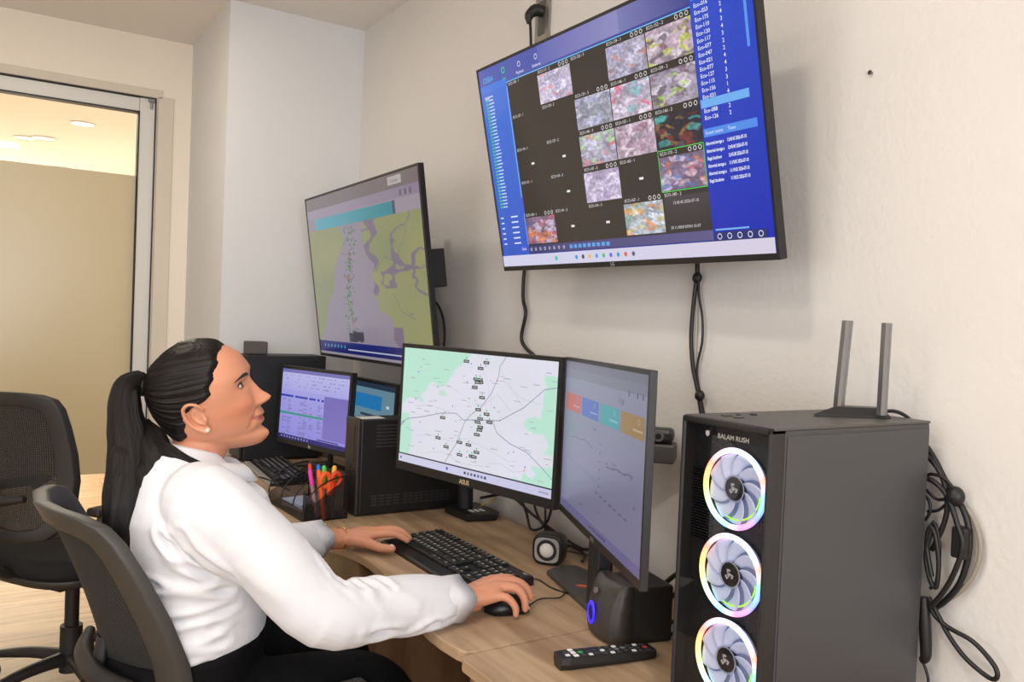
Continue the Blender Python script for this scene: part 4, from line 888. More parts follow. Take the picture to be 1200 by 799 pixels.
G().cyl((0, 0, 0), (-.006, 0, 0), .0022, n=10).build('shank', M_CHROME, t); G().cyl((-.006, 0, 0), (-.0075, 0, 0), .0042, n=12).build('head', M_CHROME, t)
def cable(label, px_pts, X, r, m=None, group='cables on the wall', name='cable', cat='cable', xs=None):
    P = [on_x(a, b, xs[i] if xs else X) for i, (a, b) in enumerate(px_pts)]
    o = G().tube(P, r, 8, 5).build(name, m or M_CABLE); return tag(o, label, cat, group)
cable('thick black cable hanging from the left half of the big television to the centre monitor', [(618, 295), (614, 322), (613, 350), (616, 368), (611, 395), (616, 408), (628, 420), (632, 440), (628, 500)], 1.366, .0055, group=None)
cable('black cable looping beside the right edge of the farther television', [(500, 345), (512, 356), (519, 372), (521, 392), (520, 410), (516, 440)], 1.36, .0042, group=None)
t = thing('cable_bundle', 'bundled black cables hanging from the big television down behind the tower', 'cable bundle')
P = lambda l, X=1.362: [on_x(a, b, X) for a, b in l]
G().tube(P([(816, 300), (817, 318), (814, 345), (811, 375), (810, 400), (812, 430), (817, 455), (821, 478), (824, 500)]), .0048, 8, 5).build('cable', M_CABLE, t)
G().tube(P([(818, 300), (819, 320), (819, 345), (823, 372), (823, 400), (818, 424), (817, 440), (820, 460), (825, 485)], 1.368), .0028, 8, 5).build('thin_cable', M_CABLE, t)
G().tube(P([(821, 300), (820, 325), (817, 345), (816, 380), (815, 420), (818, 452), (824, 480)], 1.372), .0022, 8, 5).build('pale_cable', mat('pale_cable', (190, 182, 172), .5), t)
for a, b in ((817, 326), (820, 464)): c = on_x(a, b, 1.36); G().ell(c, (.011, .012, .013), nu=12, nv=8).build('cable_tie', M_CABLE, t)
# tangle right of the tower
t = thing('cable_tangle', 'tangle of looped black cables hanging on the wall right of the tower', 'cable bundle')
T_ = [([(1086, 524), (1096, 540), (1106, 560), (1118, 580), (1130, 600), (1136, 625), (1134, 655), (1124, 685), (1106, 706), (1088, 716)], 1.36, .0052), ([(1084, 532), (1098, 548), (1107, 568), (1110, 596), (1104, 620), (1092, 645)], 1.354, .0045),
      ([(1084, 560), (1096, 566), (1110, 582), (1122, 615), (1128, 640), (1118, 672), (1104, 696), (1090, 712)], 1.345, .0045), ([(1085, 574), (1100, 586), (1118, 578), (1108, 562), (1092, 556), (1082, 560)], 1.35, .0028),
      ([(1087, 600), (1100, 598), (1112, 588), (1120, 582)], 1.357, .0026), ([(1088, 700), (1100, 722), (1112, 745), (1132, 772), (1160, 795), (1169, 792), (1163, 777), (1140, 752), (1112, 736), (1096, 722), (1088, 706)], 1.35, .0040),
      ([(1092, 620), (1085, 650), (1090, 680), (1097, 688), (1100, 660), (1096, 628), (1090, 618), (1086, 640), (1092, 676)], 1.34, .0040), ([(1084, 610), (1090, 600), (1089, 588), (1083, 580)], 1.35, .0028), ([(1086, 640), (1094, 612), (1101, 640), (1098, 680), (1090, 690)], 1.348, .003)]
for pp, X, r in T_: G().tube(P(pp, X), r, 8, 5).build('cable', M_CABLE, t)
G().tube(P([(1122, 588), (1136, 600), (1146, 622), (1149, 648), (1140, 676), (1122, 696), (1104, 706)], 1.366), .0042, 8, 5).build('pale_cable', M_GREYC, t)
G().ell(on_x(1119, 582, 1.352), (.014, .016, .017), nu=12, nv=8).build('cable_knot', M_CABLE, t)
c = on_x(1127, 636, 1.355); G().box(c, (.022, .026, .052), .004).build('inline_adapter', M_CABLE, t)
G().tube(P([(1082, 700), (1084, 735), (1085, 768), (1080, 775)], 1.345), [.008, .010, .009, .005], 10, 4).build('plug', M_CABLE, t)
G().tube(P([(1078, 770), (1084, 782), (1088, 800), (1086, 830)], 1.36), .0025, 8, 5).build('thin_cable', M_CABLE, t)
# socket box / webcam between right monitor and tower
t = thing('webcam', 'grey webcam with a round lens fixed on the wall between right monitor and tower', 'webcam', (1.325, 1.440, 1.074), R_(42))
g = G(); g.box((0, 0, -.014), (.07, .076, .044), .005); g.build('housing', mat('webcam_grey', (84, 82, 80), .5), t)
g = G(); g.box((-.004, 0, .026), (.05, .066, .034), .010); g.build('camera_head', mat('webcam_dark', (44, 43, 43), .4), t)
g = G(); g.cyl((-.0285, .0, .026), (-.034, .0, .026), .013, n=24, bev=.001); g.build('lens', M_CHROME, t); G().cyl((-.0335, 0, .026), (-.0355, 0, .026), .007, n=20).build('lens_glass', M_BLK, t)
# cables behind the monitors on the desk
t = thing('cable_tangle', 'black cables drooping behind and below the centre monitor to the small speaker', 'cable bundle')
for pp, r in [([(1.30, 2.20, .80), (1.325, 2.08, .83), (1.33, 1.96, .80), (1.33, 1.84, .775), (1.31, 1.70, .770), (1.27, 1.60, .80)], .0042), ([(1.31, 2.06, .90), (1.325, 1.99, .81), (1.31, 1.93, .765), (1.33, 1.88, .80), (1.34, 1.86, .93)], .0038), ([(1.33, 1.98, .90), (1.33, 1.93, .80), (1.325, 1.82, .762), (1.32, 1.70, .757), (1.27, 1.64, .757)], .0036), ([(1.33, 1.90, .95), (1.335, 1.90, .80), (1.32, 1.86, .757), (1.33, 1.74, .757)], .003)]: G().tube(pp, r, 8, 5).build('cable', M_CABLE, t)
G().tube([(1.30, 2.20, .775), (1.33, 2.17, .80), (1.325, 2.14, .84), (1.31, 2.12, .88)], .0024, 8, 5).build('yellow_cable', mat('yellow_cable', (196, 176, 60), .5), t)
t = thing('cable_tangle', 'black cables on the desk between the cube speaker and the tower', 'cable bundle')
for pp, r in [([(1.13, 1.20, .76), (1.20, 1.16, .80), (1.27, 1.10, .80), (1.33, 1.04, .78)], .004), ([(1.13, 1.22, .78), (1.20, 1.20, .84), (1.28, 1.16, .85), (1.34, 1.12, .84)], .0032), ([(1.14, 1.18, .755), (1.20, 1.10, .755), (1.26, 1.05, .758), (1.32, 1.03, .80), (1.34, 1.03, .86)], .0042), ([(1.12, 1.24, .80), (1.20, 1.22, .86), (1.30, 1.18, .90), (1.345, 1.14, .90)], .005), ([(1.345, 1.22, 1.0), (1.345, 1.24, .90), (1.33, 1.24, .80), (1.28, 1.22, .757)], .0025)]: G().tube(pp, r, 8, 5).build('cable', M_CABLE, t)
t = thing('cable_tangle', 'thin black cables by the second keyboard and the organizer', 'cable bundle')
for pp in ([(.86, 2.70, .757), (.80, 2.74, .79), (.79, 2.82, .785), (.86, 2.84, .757)], [(.88, 2.62, .754), (.93, 2.66, .757), (1.0, 2.75, .754)]): G().tube(pp, .0022, 6, 5).build('cable', M_CABLE, t)

# ---------------------------------------------------------------- office chairs
def chair_mesh_mat():
    m = bpy.data.materials.new('chair_mesh_fabric'); m.use_nodes = True; nt = m.node_tree; b = nt.nodes['Principled BSDF']; L = nt.links.new
    b.inputs['Base Color'].default_value = (*lin((34, 34, 33)), 1); b.inputs['Roughness'].default_value = .8
    tc = nt.nodes.new('ShaderNodeTexCoord'); sp = nt.nodes.new('ShaderNodeSeparateXYZ'); L(tc.outputs['Object'], sp.inputs[0])
    o = []
    for k, ax in ((.006, 1), (.005, 2)):
        a = nt.nodes.new('ShaderNodeMath'); a.operation = 'MULTIPLY'; a.inputs[1].default_value = 2 * math.pi / k; L(sp.outputs[ax], a.inputs[0])
        s_ = nt.nodes.new('ShaderNodeMath'); s_.operation = 'SINE'; L(a.outputs[0], s_.inputs[0]); c = nt.nodes.new('ShaderNodeMath'); c.operation = 'LESS_THAN'; c.inputs[1].default_value = .88; L(s_.outputs[0], c.inputs[0]); o.append(c)
    mx = nt.nodes.new('ShaderNodeMath'); mx.operation = 'MAXIMUM'; L(o[0].outputs[0], mx.inputs[0]); L(o[1].outputs[0], mx.inputs[1]); L(mx.outputs[0], b.inputs['Alpha']); return m
M_CMESH = chair_mesh_mat()
def make_chair(loc, rz, label, lean=0.0, frame_mat=None, base_rz=0):
    FM = frame_mat or M_CHAIR
    t = thing('office_chair', label, 'office chair', loc, rz, 'office chairs')
    def B(y, z):   # surface of the backrest: x for given y, z  (chair faces +x)
        s = (z - .55) / .45; return -.235 - .02 * s - lean * s * .12 + .05 * math.sin(s * 2.6) * .5 - .0 + 2.1 * y * y * (1 - .2 * s)
    outer, inner = [], []
    prof = [(.0, 1.00), (.09, 1.002), (.148, .998), (.180, .986), (.194, .958), (.202, .90), (.210, .82), (.213, .74), (.206, .66), (.19, .60), (.15, .565), (.07, .555)]
    full = prof + [(-y, z) for y, z in prof[::-1] if y > 0]
    for y, z in full: outer.append((y, z)); inner.append((y * .80, .785 + (z - .785) * (.82 if z > .785 else .86)))
    g = G(); n = len(full); rings = []
    for (yo, zo), (yi, zi) in zip(outer, inner):
        rings.append([Vector((B(yo, zo) - .012, yo, zo)), Vector((B(yo, zo) + .014, yo, zo)), Vector((B(yi, zi) + .012, yi, zi)), Vector((B(yi, zi) - .010, yi, zi))])
    g.loft(rings, False, close=True, smooth=True); o = g.build('back_frame', FM, t); bv = o.modifiers.new('bevel', 'BEVEL'); bv.width = .004; bv.segments = 2; bv.limit_method = 'ANGLE'
    # mesh panel
    g = G(); vs = []; NY, NZ = 14, 16
    for k in range(NZ + 1):
        z = .575 + (.975 - .575) * k / NZ; hw_ = .158 + .02 * (1 - k / NZ)
        for j in range(NY + 1): y = -hw_ + 2 * hw_ * j / NY; vs.append((B(y, z) + .003, y, z))
    g.add(vs, [(k * (NY + 1) + j, k * (NY + 1) + j + 1, (k + 1) * (NY + 1) + j + 1, (k + 1) * (NY + 1) + j) for k in range(NZ) for j in range(NY)], smooth=True); g.build('mesh_panel', M_CMESH, t)
    # lumbar spine bracket
    g = G(); g.tube([(-.10, 0, .44), (-.22, 0, .45), (-.285, 0, .52), (-.285, 0, .62), (-.27, 0, .74)], [.03, .032, .03, .028, .022], 12, 4, flat=.5); g.build('back_support', M_CHAIRB, t)
    g = G(); g.tube([(-.262, -.15, .70), (-.29, -.06, .69), (-.29, .06, .69), (-.262, .15, .70)], [.010, .018, .018, .010], 10, 4); g.build('lumbar_bar', M_CHAIRB, t)
    # seat
    rings = []
    for z, k in ((.43, .88), (.438, .97), (.46, 1.0), (.485, .99), (.497, .93), (.50, .80), (.498, .4)):
        rings.append([(.03 + .235 * k * math.copysign(abs(math.cos(a)) ** .6, math.cos(a)), .24 * k * math.copysign(abs(math.sin(a)) ** .6, math.sin(a)), z - (.012 if math.cos(a) > .8 else 0)) for a in [2 * math.pi * q / 40 for q in range(40)]])
    G().loft(rings, True).build('seat', M_CLOTH, t)
    rings = []
    for z, k in ((.405, .80), (.415, .95), (.432, 1.0), (.440, .985)): rings.append([(.03 + .24 * k * math.copysign(abs(math.cos(a)) ** .6, math.cos(a)), .245 * k * math.copysign(abs(math.sin(a)) ** .6, math.sin(a)), z) for a in [2 * math.pi * q / 40 for q in range(40)]])
    G().loft(rings, True).build('seat_pan', FM, t)
    for s in (-1, 1):
        g = G(); g.tube([(-.10, s * .22, .42), (-.12, s * .275, .44), (-.13, s * .285, .56), (-.10, s * .285, .645)], [.018, .018, .017, .017], 10, 4, flat=.7)
        g.tube([(.10, s * .22, .42), (.14, s * .275, .44), (.13, s * .285, .56), (.08, s * .285, .645)], [.018, .018, .017, .017], 10, 4, flat=.7); ar = g.build('armrest', FM, t)
        g = G(); g.box((-.01, s * .283, .655), (.27, .055, .026), .010, seg=3); g.build('arm_pad', M_CHAIRB, ar)
    g = G(); g.box((.02, 0, .385), (.20, .14, .05), .012); g.build('tilt_mechanism', M_CHAIRB, t)
    g = G(); g.tube([(.02, -.06, .385), (.02, -.2, .375), (.01, -.27, .35)], .005, 8, 3); g.tube([(.01, -.262, .355), (.0, -.30, .315), (-.005, -.31, .29)], [.009, .011, .006], 8, 3); g.build('tilt_lever', M_CHAIRB, t)
    g = G(); g.cyl((.02, 0, .16), (.02, 0, .37), .022); g.cyl((.02, 0, .07), (.02, 0, .22), .034); g.build('gas_column', M_CHAIRB, t)
    for k in range(5):
        a = base_rz + 2 * math.pi * k / 5; c, s = math.cos(a), math.sin(a)
        g = G(); g.tube([(.02 + .02 * c, .02 * s, .115), (.02 + .15 * c, .15 * s, .112), (.02 + .31 * c, .31 * s, .085)], [.030, .024, .016], 10, 4, flat=.75); lg = g.build('base_leg', M_CHAIRB, t)
        g = G()
        for q in (-1, 1): u = Vector((-s, c, 0)); p = Vector((.02 + .31 * c, .31 * s, .028)); g.cyl(p + u * q * .006, p + u * q * .024, .027, n=20, bev=.004)
        g.cyl((.02 + .31 * c, .31 * s, .03), (.02 + .31 * c, .31 * s, .08), .006); g.build('caster', M_BLK, lg)
    return t
c2_ = make_chair((.255, 3.20, 0), R_(33), 'empty black mesh office chair near the glass door', 0.1, mat('black_grey_plastic', (44, 43, 41), .5), base_rz=.55); c2_.scale = (1.05, 1.05, 1.06)
make_chair((.464, 1.700, 0), R_(6), 'grey mesh office chair the woman is sitting on', 1.15, base_rz=.2)

# ---------------------------------------------------------------- the woman at the desk
def euler_head(y, p, r):
    cy, sy, cp, sp, cr, sr = math.cos(y), math.sin(y), math.cos(p), math.sin(p), math.cos(r), math.sin(r)
    Rz = Matrix(((cy, -sy, 0), (sy, cy, 0), (0, 0, 1))); Ry = Matrix(((cp, 0, -sp), (0, 1, 0), (sp, 0, cp))); Rx = Matrix(((1, 0, 0), (0, cr, -sr), (0, sr, cr)))
    return (Rz @ Ry @ Rx).to_4x4()
PB = Vector((.35, 1.67, 0)); PI_ = Matrix.Translation(-PB)
HM = Matrix.Translation((.362, 1.655, 1.172)) @ euler_head(R_(-26.7), R_(14.4), R_(13)); HMI = HM.inverted()
per = thing('person', 'woman in a white shirt with a long black ponytail, seated, looking up', 'person', PB)
def interp(tab, z):
    if z <= tab[0][0]: return tab[0][1]
    for (a, va), (b, vb) in zip(tab, tab[1:]):
        if z <= b: t = (z - a) / (b - a); return va + (vb - va) * t
    return tab[-1][1]
def sm(tab):  # smooth a table by dense resampling
    zs = [tab[0][0] + (tab[-1][0] - tab[0][0]) * k / 160 for k in range(161)]; vs = [interp(tab, z) for z in zs]
    for _ in range(5): vs = [vs[0]] + [(vs[k - 1] + 2 * vs[k] + vs[k + 1]) / 4 for k in range(1, 160)] + [vs[-1]]
    return list(zip(zs, vs))
XF = sm([(-.118, .030), (-.112, .058), (-.104, .077), (-.094, .087), (-.084, .089), (-.073, .085), (-.06, .090), (-.045, .093), (-.03, .091), (-.02, .090), (0, .088), (.028, .087), (.045, .090), (.06, .087), (.08, .080), (.10, .063), (.115, .040), (.125, .012)])
XB = sm([(-.118, .02), (-.10, -.035), (-.08, -.052), (-.06, -.066), (-.03, -.084), (0, -.096), (.03, -.100), (.06, -.096), (.09, -.078), (.11, -.052), (.125, -.02)])
WW = sm([(-.118, .014), (-.112, .026), (-.10, .040), (-.085, .050), (-.06, .060), (-.04, .065), (-.02, .069), (0, .072), (.02, .074), (.05, .073), (.08, .065), (.10, .052), (.115, .034), (.125, .012)])
def crown(tab): return [((z if z < .05 else .05 + (z - .05) * .87), v) for z, v in tab]
XF, XB, WW = crown(XF), crown(XB), crown(WW)
NF = [(-.11, 1.75), (-.08, 1.85), (-.05, 1.95), (0, 2.15), (.03, 2.45), (.06, 2.4), (.125, 2.1)]
def ga(v, s): return math.exp(-(v / s) ** 2)
def ss(a, b, v): t = max(0, min(1, (v - a) / (b - a))); return t * t * (3 - 2 * t)
def feat(y, z):
    d = 0; ay = abs(y)
    if -.036 < z < .034:
        t = max(0, min(1, (.032 - z) / .050)); b = .0245 * t ** 1.25 * (1 if z > -.019 else 1 - ss(-.019, -.031, z) if False else max(0, 1 - ((-.019 - z) / .012) ** 2) if z < -.019 else 1)
        d += b * ga(y, .0065 + .0045 * t)
    d += .0042 * ga(y, .0085) * ga(z + .0135, .0075) + .0085 * ga(ay - .0125, .0055) * ga(z + .0225, .0062)
    d -= .0085 * ga(ay - .031, .0145) * ga(z - .0245, .0095) + .003 * ga(ay - .017, .007) * ga(z - .026, .009)
    d += .0016 * ga(z - .042, .008) * ga(ay - .028, .024)
    d -= .0035 * ga(ay - .0065, .0032) * ga(z + .0285, .003)
    d += .0080 * ga(ay - .041, .019) * ga(z + .013, .017)
    zc = -.0535 + .0065 * (ay / .025) ** 2; m = ga(y, .020); d += .0036 * ga(z - zc - .0068, .0040) * m - .0055 * ga(z - zc, .0024) * ga(y, .026) + .0036 * ga(z - zc + .0072, .0042) * ga(y, .017)
    d -= .0034 * ga(z + .0715, .006) * ga(y, .02); d += .0065 * ga(z + .089, .011) * ga(y, .017)
    d -= .0035 * ga(ay - .0285, .0045) * ga(z + .048, .007) + .0020 * ga(ay - (.017 + max(0, -.028 - z) * .55), .004) * ss(-.022, -.032, z) * ss(-.058, -.045, z)
    d -= .0022 * ga(ay - (.016 + (-.026 - z) * .5), .0045) * (1 if -.062 < z < -.024 else 0)
    return d
def face_x(y, z, feats=True):
    n = interp(NF, z); w_ = interp(WW, z); xf = interp(XF, z); q = min(.999, abs(y) / w_)
    return -.01 + (xf + .01) * (1 - q ** n) ** (1 / n) + (feat(y, z) if feats else 0)
def head_ring(z, n=120, off=None, feats=True):
    nf = interp(NF, z); w_ = interp(WW, z); xf = interp(XF, z); xb = interp(XB, z); out = []
    for k in range(n):
        t = 2 * math.pi * k / n; c, s = math.cos(t), math.sin(t); e = 2 / (nf if c > 0 else 2.15)
        y = math.copysign(w_ * abs(s) ** e, s)
        x = -.01 + ((xf + .01) * abs(c) ** e if c > 0 else (xb + .01) * abs(c) ** e)
        if c > 0 and feats: x += feat(y, z) * min(1, c * 3)
        jw = .29 * max(0, .075 - x) * ss(-.045, -.11, z); zb = z; z_ = z + jw
        if off:
            o = off(x, y, z); nx, ny, nz = x + .01, y, (z - .0) * .8; L = math.sqrt(nx * nx + ny * ny + nz * nz); x += o * nx / L; y += o * ny / L; zz = z_ + o * nz / L
        else: zz = z_
        out.append(Vector((x, y, zz)))
    return out
ZS = [-.118 + .2332 * k / 120 for k in range(121)]
body = G()
body.loft([head_ring(z) for z in ZS], True, HM)
# ears
for s in (-1, 1):
    E_ = HM @ Matrix.Translation((-.001, s * .0705, -.010)) @ Euler((R_(-s * 6), R_(-8), R_(s * 20))).to_matrix().to_4x4()
    hx = [(.012, 0, .012), (.010, .006 * s, .026), (-.002, .011 * s, .034), (-.016, .013 * s, .028), (-.021, .013 * s, .010), (-.017, .011 * s, -.008), (-.008, .008 * s, -.020), (.003, .005 * s, -.028), (.009, .002 * s, -.022)]
    body.tube(hx, [.0032, .0034, .0036, .0038, .0036, .0034, .0040, .0048, .004], 10, 4, HM if False else E_)
    body.tube([(.008, .004 * s, -.014), (-.004, .006 * s, -.006), (-.009, .007 * s, .008), (-.004, .006 * s, .020)], [.003, .0032, .003, .0025], 8, 4, E_)
    body.ell((-.004, .0005 * s, .002), (.016, .0045, .026), E_); body.ell((.0095, .003 * s, -.006), (.004, .004, .006), E_, nu=10, nv=8)
NB = Vector((.328, 1.66, 1.035))
hn = HM @ Vector((-.012, 0, -.055)); hn2 = HM @ Vector((-.004, 0, -.02))
body.tube([hn2, hn, hn.lerp(NB, .55), NB, NB + Vector((-.01, 0, -.06))], [.050, .050, .0495, .058, .075], 28, 4)
SHR, SHL = Vector((.338, 1.488, 1.002)), Vector((.338, 1.832, 1.000))
ELR, ELL = Vector((.525, 1.412, .828)), Vector((.50, 1.93, .81))
WRR, WRL = Vector((.820, 1.438, .790)), Vector((.757, 1.990, .781))
body.tube([SHR + Vector((-.02, .06, .01)), SHR, SHR.lerp(ELR, .5), ELR, ELR.lerp(WRR, .45), WRR, WRR + Vector((.03, 0, 0))], [.05, .048, .042, .036, .036, .0275, .027], 20, 3)
body.tube([SHL + Vector((-.02, -.06, .01)), SHL, SHL.lerp(ELL, .5), ELL, ELL.lerp(WRL, .45), WRL, WRL + Vector((.03, -.008, 0))], [.05, .048, .042, .036, .035, .0255, .025], 20, 3)
for z, x, a, b in [(.62, .30, .10, .13), (.74, .33, .09, .12), (.86, .335, .10, .13), (.97, .315, .075, .15)]: body.ell((x, 1.66, z), (a, b, .10), nu=24, nv=14)
for s, yk in ((-1, 1.545), (1, 1.80)):
    body.tube([(.31, 1.66 + s * .08, .60), (.50, (yk + 1.66 + s * .08) / 2, .595), (.67, yk, .585), (.70, yk, .50), (.68, yk, .30), (.66, yk, .09)], [.075, .068, .052, .050, .045, .032], 18, 3)
MM = Matrix.Translation((.922, 1.436, .7505)) @ Euler((0, 0, R_(-12))).to_matrix().to_4x4()
def finger(M, pts, r): body.tube([M @ Vector(p) for p in pts], r, 12, 3, roundcap=True)
def hand(M, wrist, mcp, fingers, thumb, palm_c, palm_r, palm_rot):
    wl = M.inverted() @ wrist
    for k, m in enumerate(mcp):
        m = Vector(m); side = Vector((0, (1.5 - k) * .006, 0)); body.tube([M @ (wl + side), M @ (wl.lerp(m, .5) + side * .3), M @ m], [.020, .0175, .0122], 12, 3, roundcap=True)
        finger(M, [m] + [Vector(q) for q in fingers[k]], [.0118, .0098, .0087, .0072] if k < 3 else [.0102, .0084, .0076, .0062])
    body.ell(palm_c, palm_r, M, rot=palm_rot)
    finger(M, [wl + (Vector(mcp[0]) - wl) * .25 + Vector((0, 0, -.006))] + [Vector(q) for q in thumb], [.017, .0140, .0112, .0092])
hand(MM, WRR, [(-.026, .024, .058), (-.020, .003, .062), (-.026, -.018, .057), (-.040, -.037, .045)],
     [[(.010, .022, .060), (.032, .019, .046), (.044, .017, .032)], [(.018, -.003, .060), (.040, -.008, .045), (.048, -.010, .028)], [(.008, -.027, .055), (.024, -.034, .035), (.026, -.036, .014)], [(-.018, -.047, .044), (-.002, -.052, .026), (.000, -.052, .010)]],
     [(-.060, .038, .034), (-.030, .048, .024), (-.006, .044, .014)], (-.054, -.006, .046), (.046, .040, .021), (0, R_(-12), 0))
LM = Matrix.Translation((.846, 1.968, .7505)) @ Euler((0, 0, R_(-20))).to_matrix().to_4x4()
hand(LM, WRL, [(.012, -.026, .046), (.018, -.006, .048), (.012, .014, .044), (.002, .031, .038)],
     [[(.048, -.030, .048), (.070, -.032, .040), (.086, -.033, .030)], [(.056, -.008, .052), (.080, -.010, .042), (.094, -.011, .030)], [(.048, .017, .048), (.070, .018, .040), (.084, .018, .029)], [(.030, .038, .042), (.048, .042, .036), (.060, .043, .027)]],
     [(-.020, -.044, .030), (.016, -.060, .021), (.046, -.068, .020)], (-.024, .002, .038), (.050, .041, .019), (0, R_(-6), 0))
M_SKINv = mat('warm_skin', (214, 156, 126), .48, spec=.4, sss=.12, bump=(900, .08, .0006))
_nt = M_SKINv.node_tree; _a = _nt.nodes.new('ShaderNodeVertexColor'); _a.layer_name = 'Col'; _nt.links.new(_a.outputs[0], _nt.nodes['Principled BSDF'].inputs['Base Color'])
def fuse(g, name, voxel, smooth_it, parent, m, post=None, decim=None):
    o = g.build(name + '_build', m); md = o.modifiers.new('r', 'REMESH'); md.mode = 'VOXEL'; md.voxel_size = voxel; md.use_smooth_shade = True
    if smooth_it: s_ = o.modifiers.new('s', 'SMOOTH'); s_.factor = .5; s_.iterations = smooth_it
    dg = bpy.context.evaluated_depsgraph_get(); dg.update(); me = bpy.data.meshes.new_from_object(o.evaluated_get(dg)); old = o.data; bpy.data.objects.remove(o); bpy.data.meshes.remove(old)
    me.name = name; n = len(me.vertices); co = np.empty(n * 3); me.vertices.foreach_get('co', co); co = co.reshape(-1, 3)
    if post:
        nr = np.empty(n * 3); me.vertices.foreach_get('normal', nr); co = post(co, nr.reshape(-1, 3))
    me.vertices.foreach_set('co', (co - np.array(PB)).ravel()); me.polygons.foreach_set('use_smooth', [True] * len(me.polygons)); me.update()
    ob = bpy.data.objects.new(name, me); COL.objects.link(ob); ob.parent = parent; return ob, co
bo, co = fuse(body, 'body', .0024, 2, per, M_SKINv)
if not bo.data.materials: bo.data.materials.append(M_SKINv)
# skin colour: lips and a little natural colour in cheeks and ears
Hi = np.array(HMI); hl = np.c_[co, np.ones(len(co))] @ Hi.T
base = np.array(lin((208, 145, 114))); lip = np.array(lin((184, 104, 92))); blush = np.array(lin((206, 130, 98)))
x, y, z = hl[:, 0], hl[:, 1], hl[:, 2]
colr = np.tile(base, (len(co), 1))
bl = np.clip(.8 * np.exp(-((np.abs(y) - .045) / .022) ** 2 - ((z + .018) / .024) ** 2), 0, 1) * (x > .02); colr = colr * (1 - bl[:, None]) + blush * bl[:, None]
hh = .0088 * np.sqrt(np.clip(1 - (np.abs(y) / .0265) ** 2, 0, 1)); zc = -.0535 + .0065 * (np.abs(y) / .025) ** 2; lm = np.clip((hh - np.abs(z - zc)) / .0016, 0, 1) * (x > .06); colr = colr * (1 - lm[:, None]) + lip * lm[:, None]
ca = bo.data.color_attributes.new('Col', 'FLOAT_COLOR', 'POINT'); ca.data.foreach_set('color', np.c_[colr, np.ones(len(co))].ravel())
# eyes, lids, brows, teeth
M_EYE = mat('eye_white', (236, 232, 228), .15); M_IRIS = mat('brown_iris', (52, 30, 20), .12); M_HAIRD = mat('brow_hair', (38, 27, 24), .7); M_LID = mat('eyelid_skin', (196, 134, 108), .5)
HL = PI_ @ HM
for s in (-1, 1):
    ec = Vector((face_x(s * .0305, .025) - .0088, s * .0305, .0245)); r = .0127
    g = G(); g.ell(ec, (r, r, r), HL, nu=28, nv=18); ey = g.build('eyeball', M_EYE, per)
    gz = Vector((math.cos(R_(8)), 0, math.sin(R_(8)))); U = gz.cross(Vector((0, 1, 0))).normalized(); V = gz.cross(U)
    g = G(); g.loft([[ec + gz * (math.sqrt(r * r - q * q) + .0004) + (U * math.cos(a) + V * math.sin(a)) * q for a in [2 * math.pi * k / 24 for k in range(24)]] for q in (.0058, .004, .002, .0004)], True, HL); g.build('iris', M_IRIS, ey)
    for up in (1, -1):
        g = G(); vs = []; edge_pts = []
        for i in range(15):
            az = R_(-62 + 124 * i / 14); lim = R_((31 if up > 0 else -19) * math.cos(az * 90 / 62 * .98) ** .7 + 2)
            for j in range(7):
                el = lim + (R_(75 * up) - lim) * j / 6; rr_ = r + .0011
                p = ec + Vector((rr_ * math.cos(el) * math.cos(az), s * rr_ * math.cos(el) * math.sin(az), rr_ * math.sin(el))); vs.append(p)
                if j == 0: edge_pts.append(p + (p - ec).normalized() * .0004)
        g.add(vs, [(i * 7 + j, i * 7 + j + 1, (i + 1) * 7 + j + 1, (i + 1) * 7 + j) for i in range(14) for j in range(6)], HL, smooth=True); g.build('eyelid', M_LID, per)
        g = G(); g.tube(edge_pts + ([edge_pts[-1] + Vector((-.002, s * .003, .002))] if up > 0 else []), [.0004] + [.0016 if up > 0 else .0005] * (len(edge_pts) - 2) + [.0006] + ([.0002] if up > 0 else []), 6, 2, HL); g.build('eyelashes', M_HAIRD, per)
    g = G(); br = []
    for i in range(11):
        u = i / 10; yy = s * (.012 + .040 * u); zz = .0375 + .0090 * math.sin(u * 2.5) - .0065 * u; br.append((Vector((face_x(yy, zz) + .0006, yy, zz))))
    g.tube(br, [.0012, .0022, .0027, .0033, .0034, .0033, .0030, .0025, .0019, .0014, .0006], 8, 2, HL, flat=.45, up=(1, 0, 0)); g.build('eyebrow', M_HAIRD, per)
g = G(); g.loft([[Vector((face_x(yy, -.0530 + .0065 * (yy / .025) ** 2) - .0002 + q, yy, -.0535 + .0065 * (yy / .025) ** 2 + zz)) for q, zz in ((0, .0022), (.0014, .0020), (.0016, -.0010), (0, -.0014))] for yy in [-.019 + .038 * k / 12 for k in range(13)]], True, HL); g.build('teeth', mat('teeth_white', (238, 232, 222), .3), per)
g = G(); g.ell((.006, -.0775, -.034), (.0036, .0036, .0036), HL, nu=14, nv=10); g.build('earring', mat('pearl', (242, 236, 224), .2, coat=.5), per)
g = G(); g.ell((.006, .0775, -.034), (.0036, .0036, .0036), HL, nu=14, nv=10); g.build('earring', bpy.data.materials['pearl'], per)

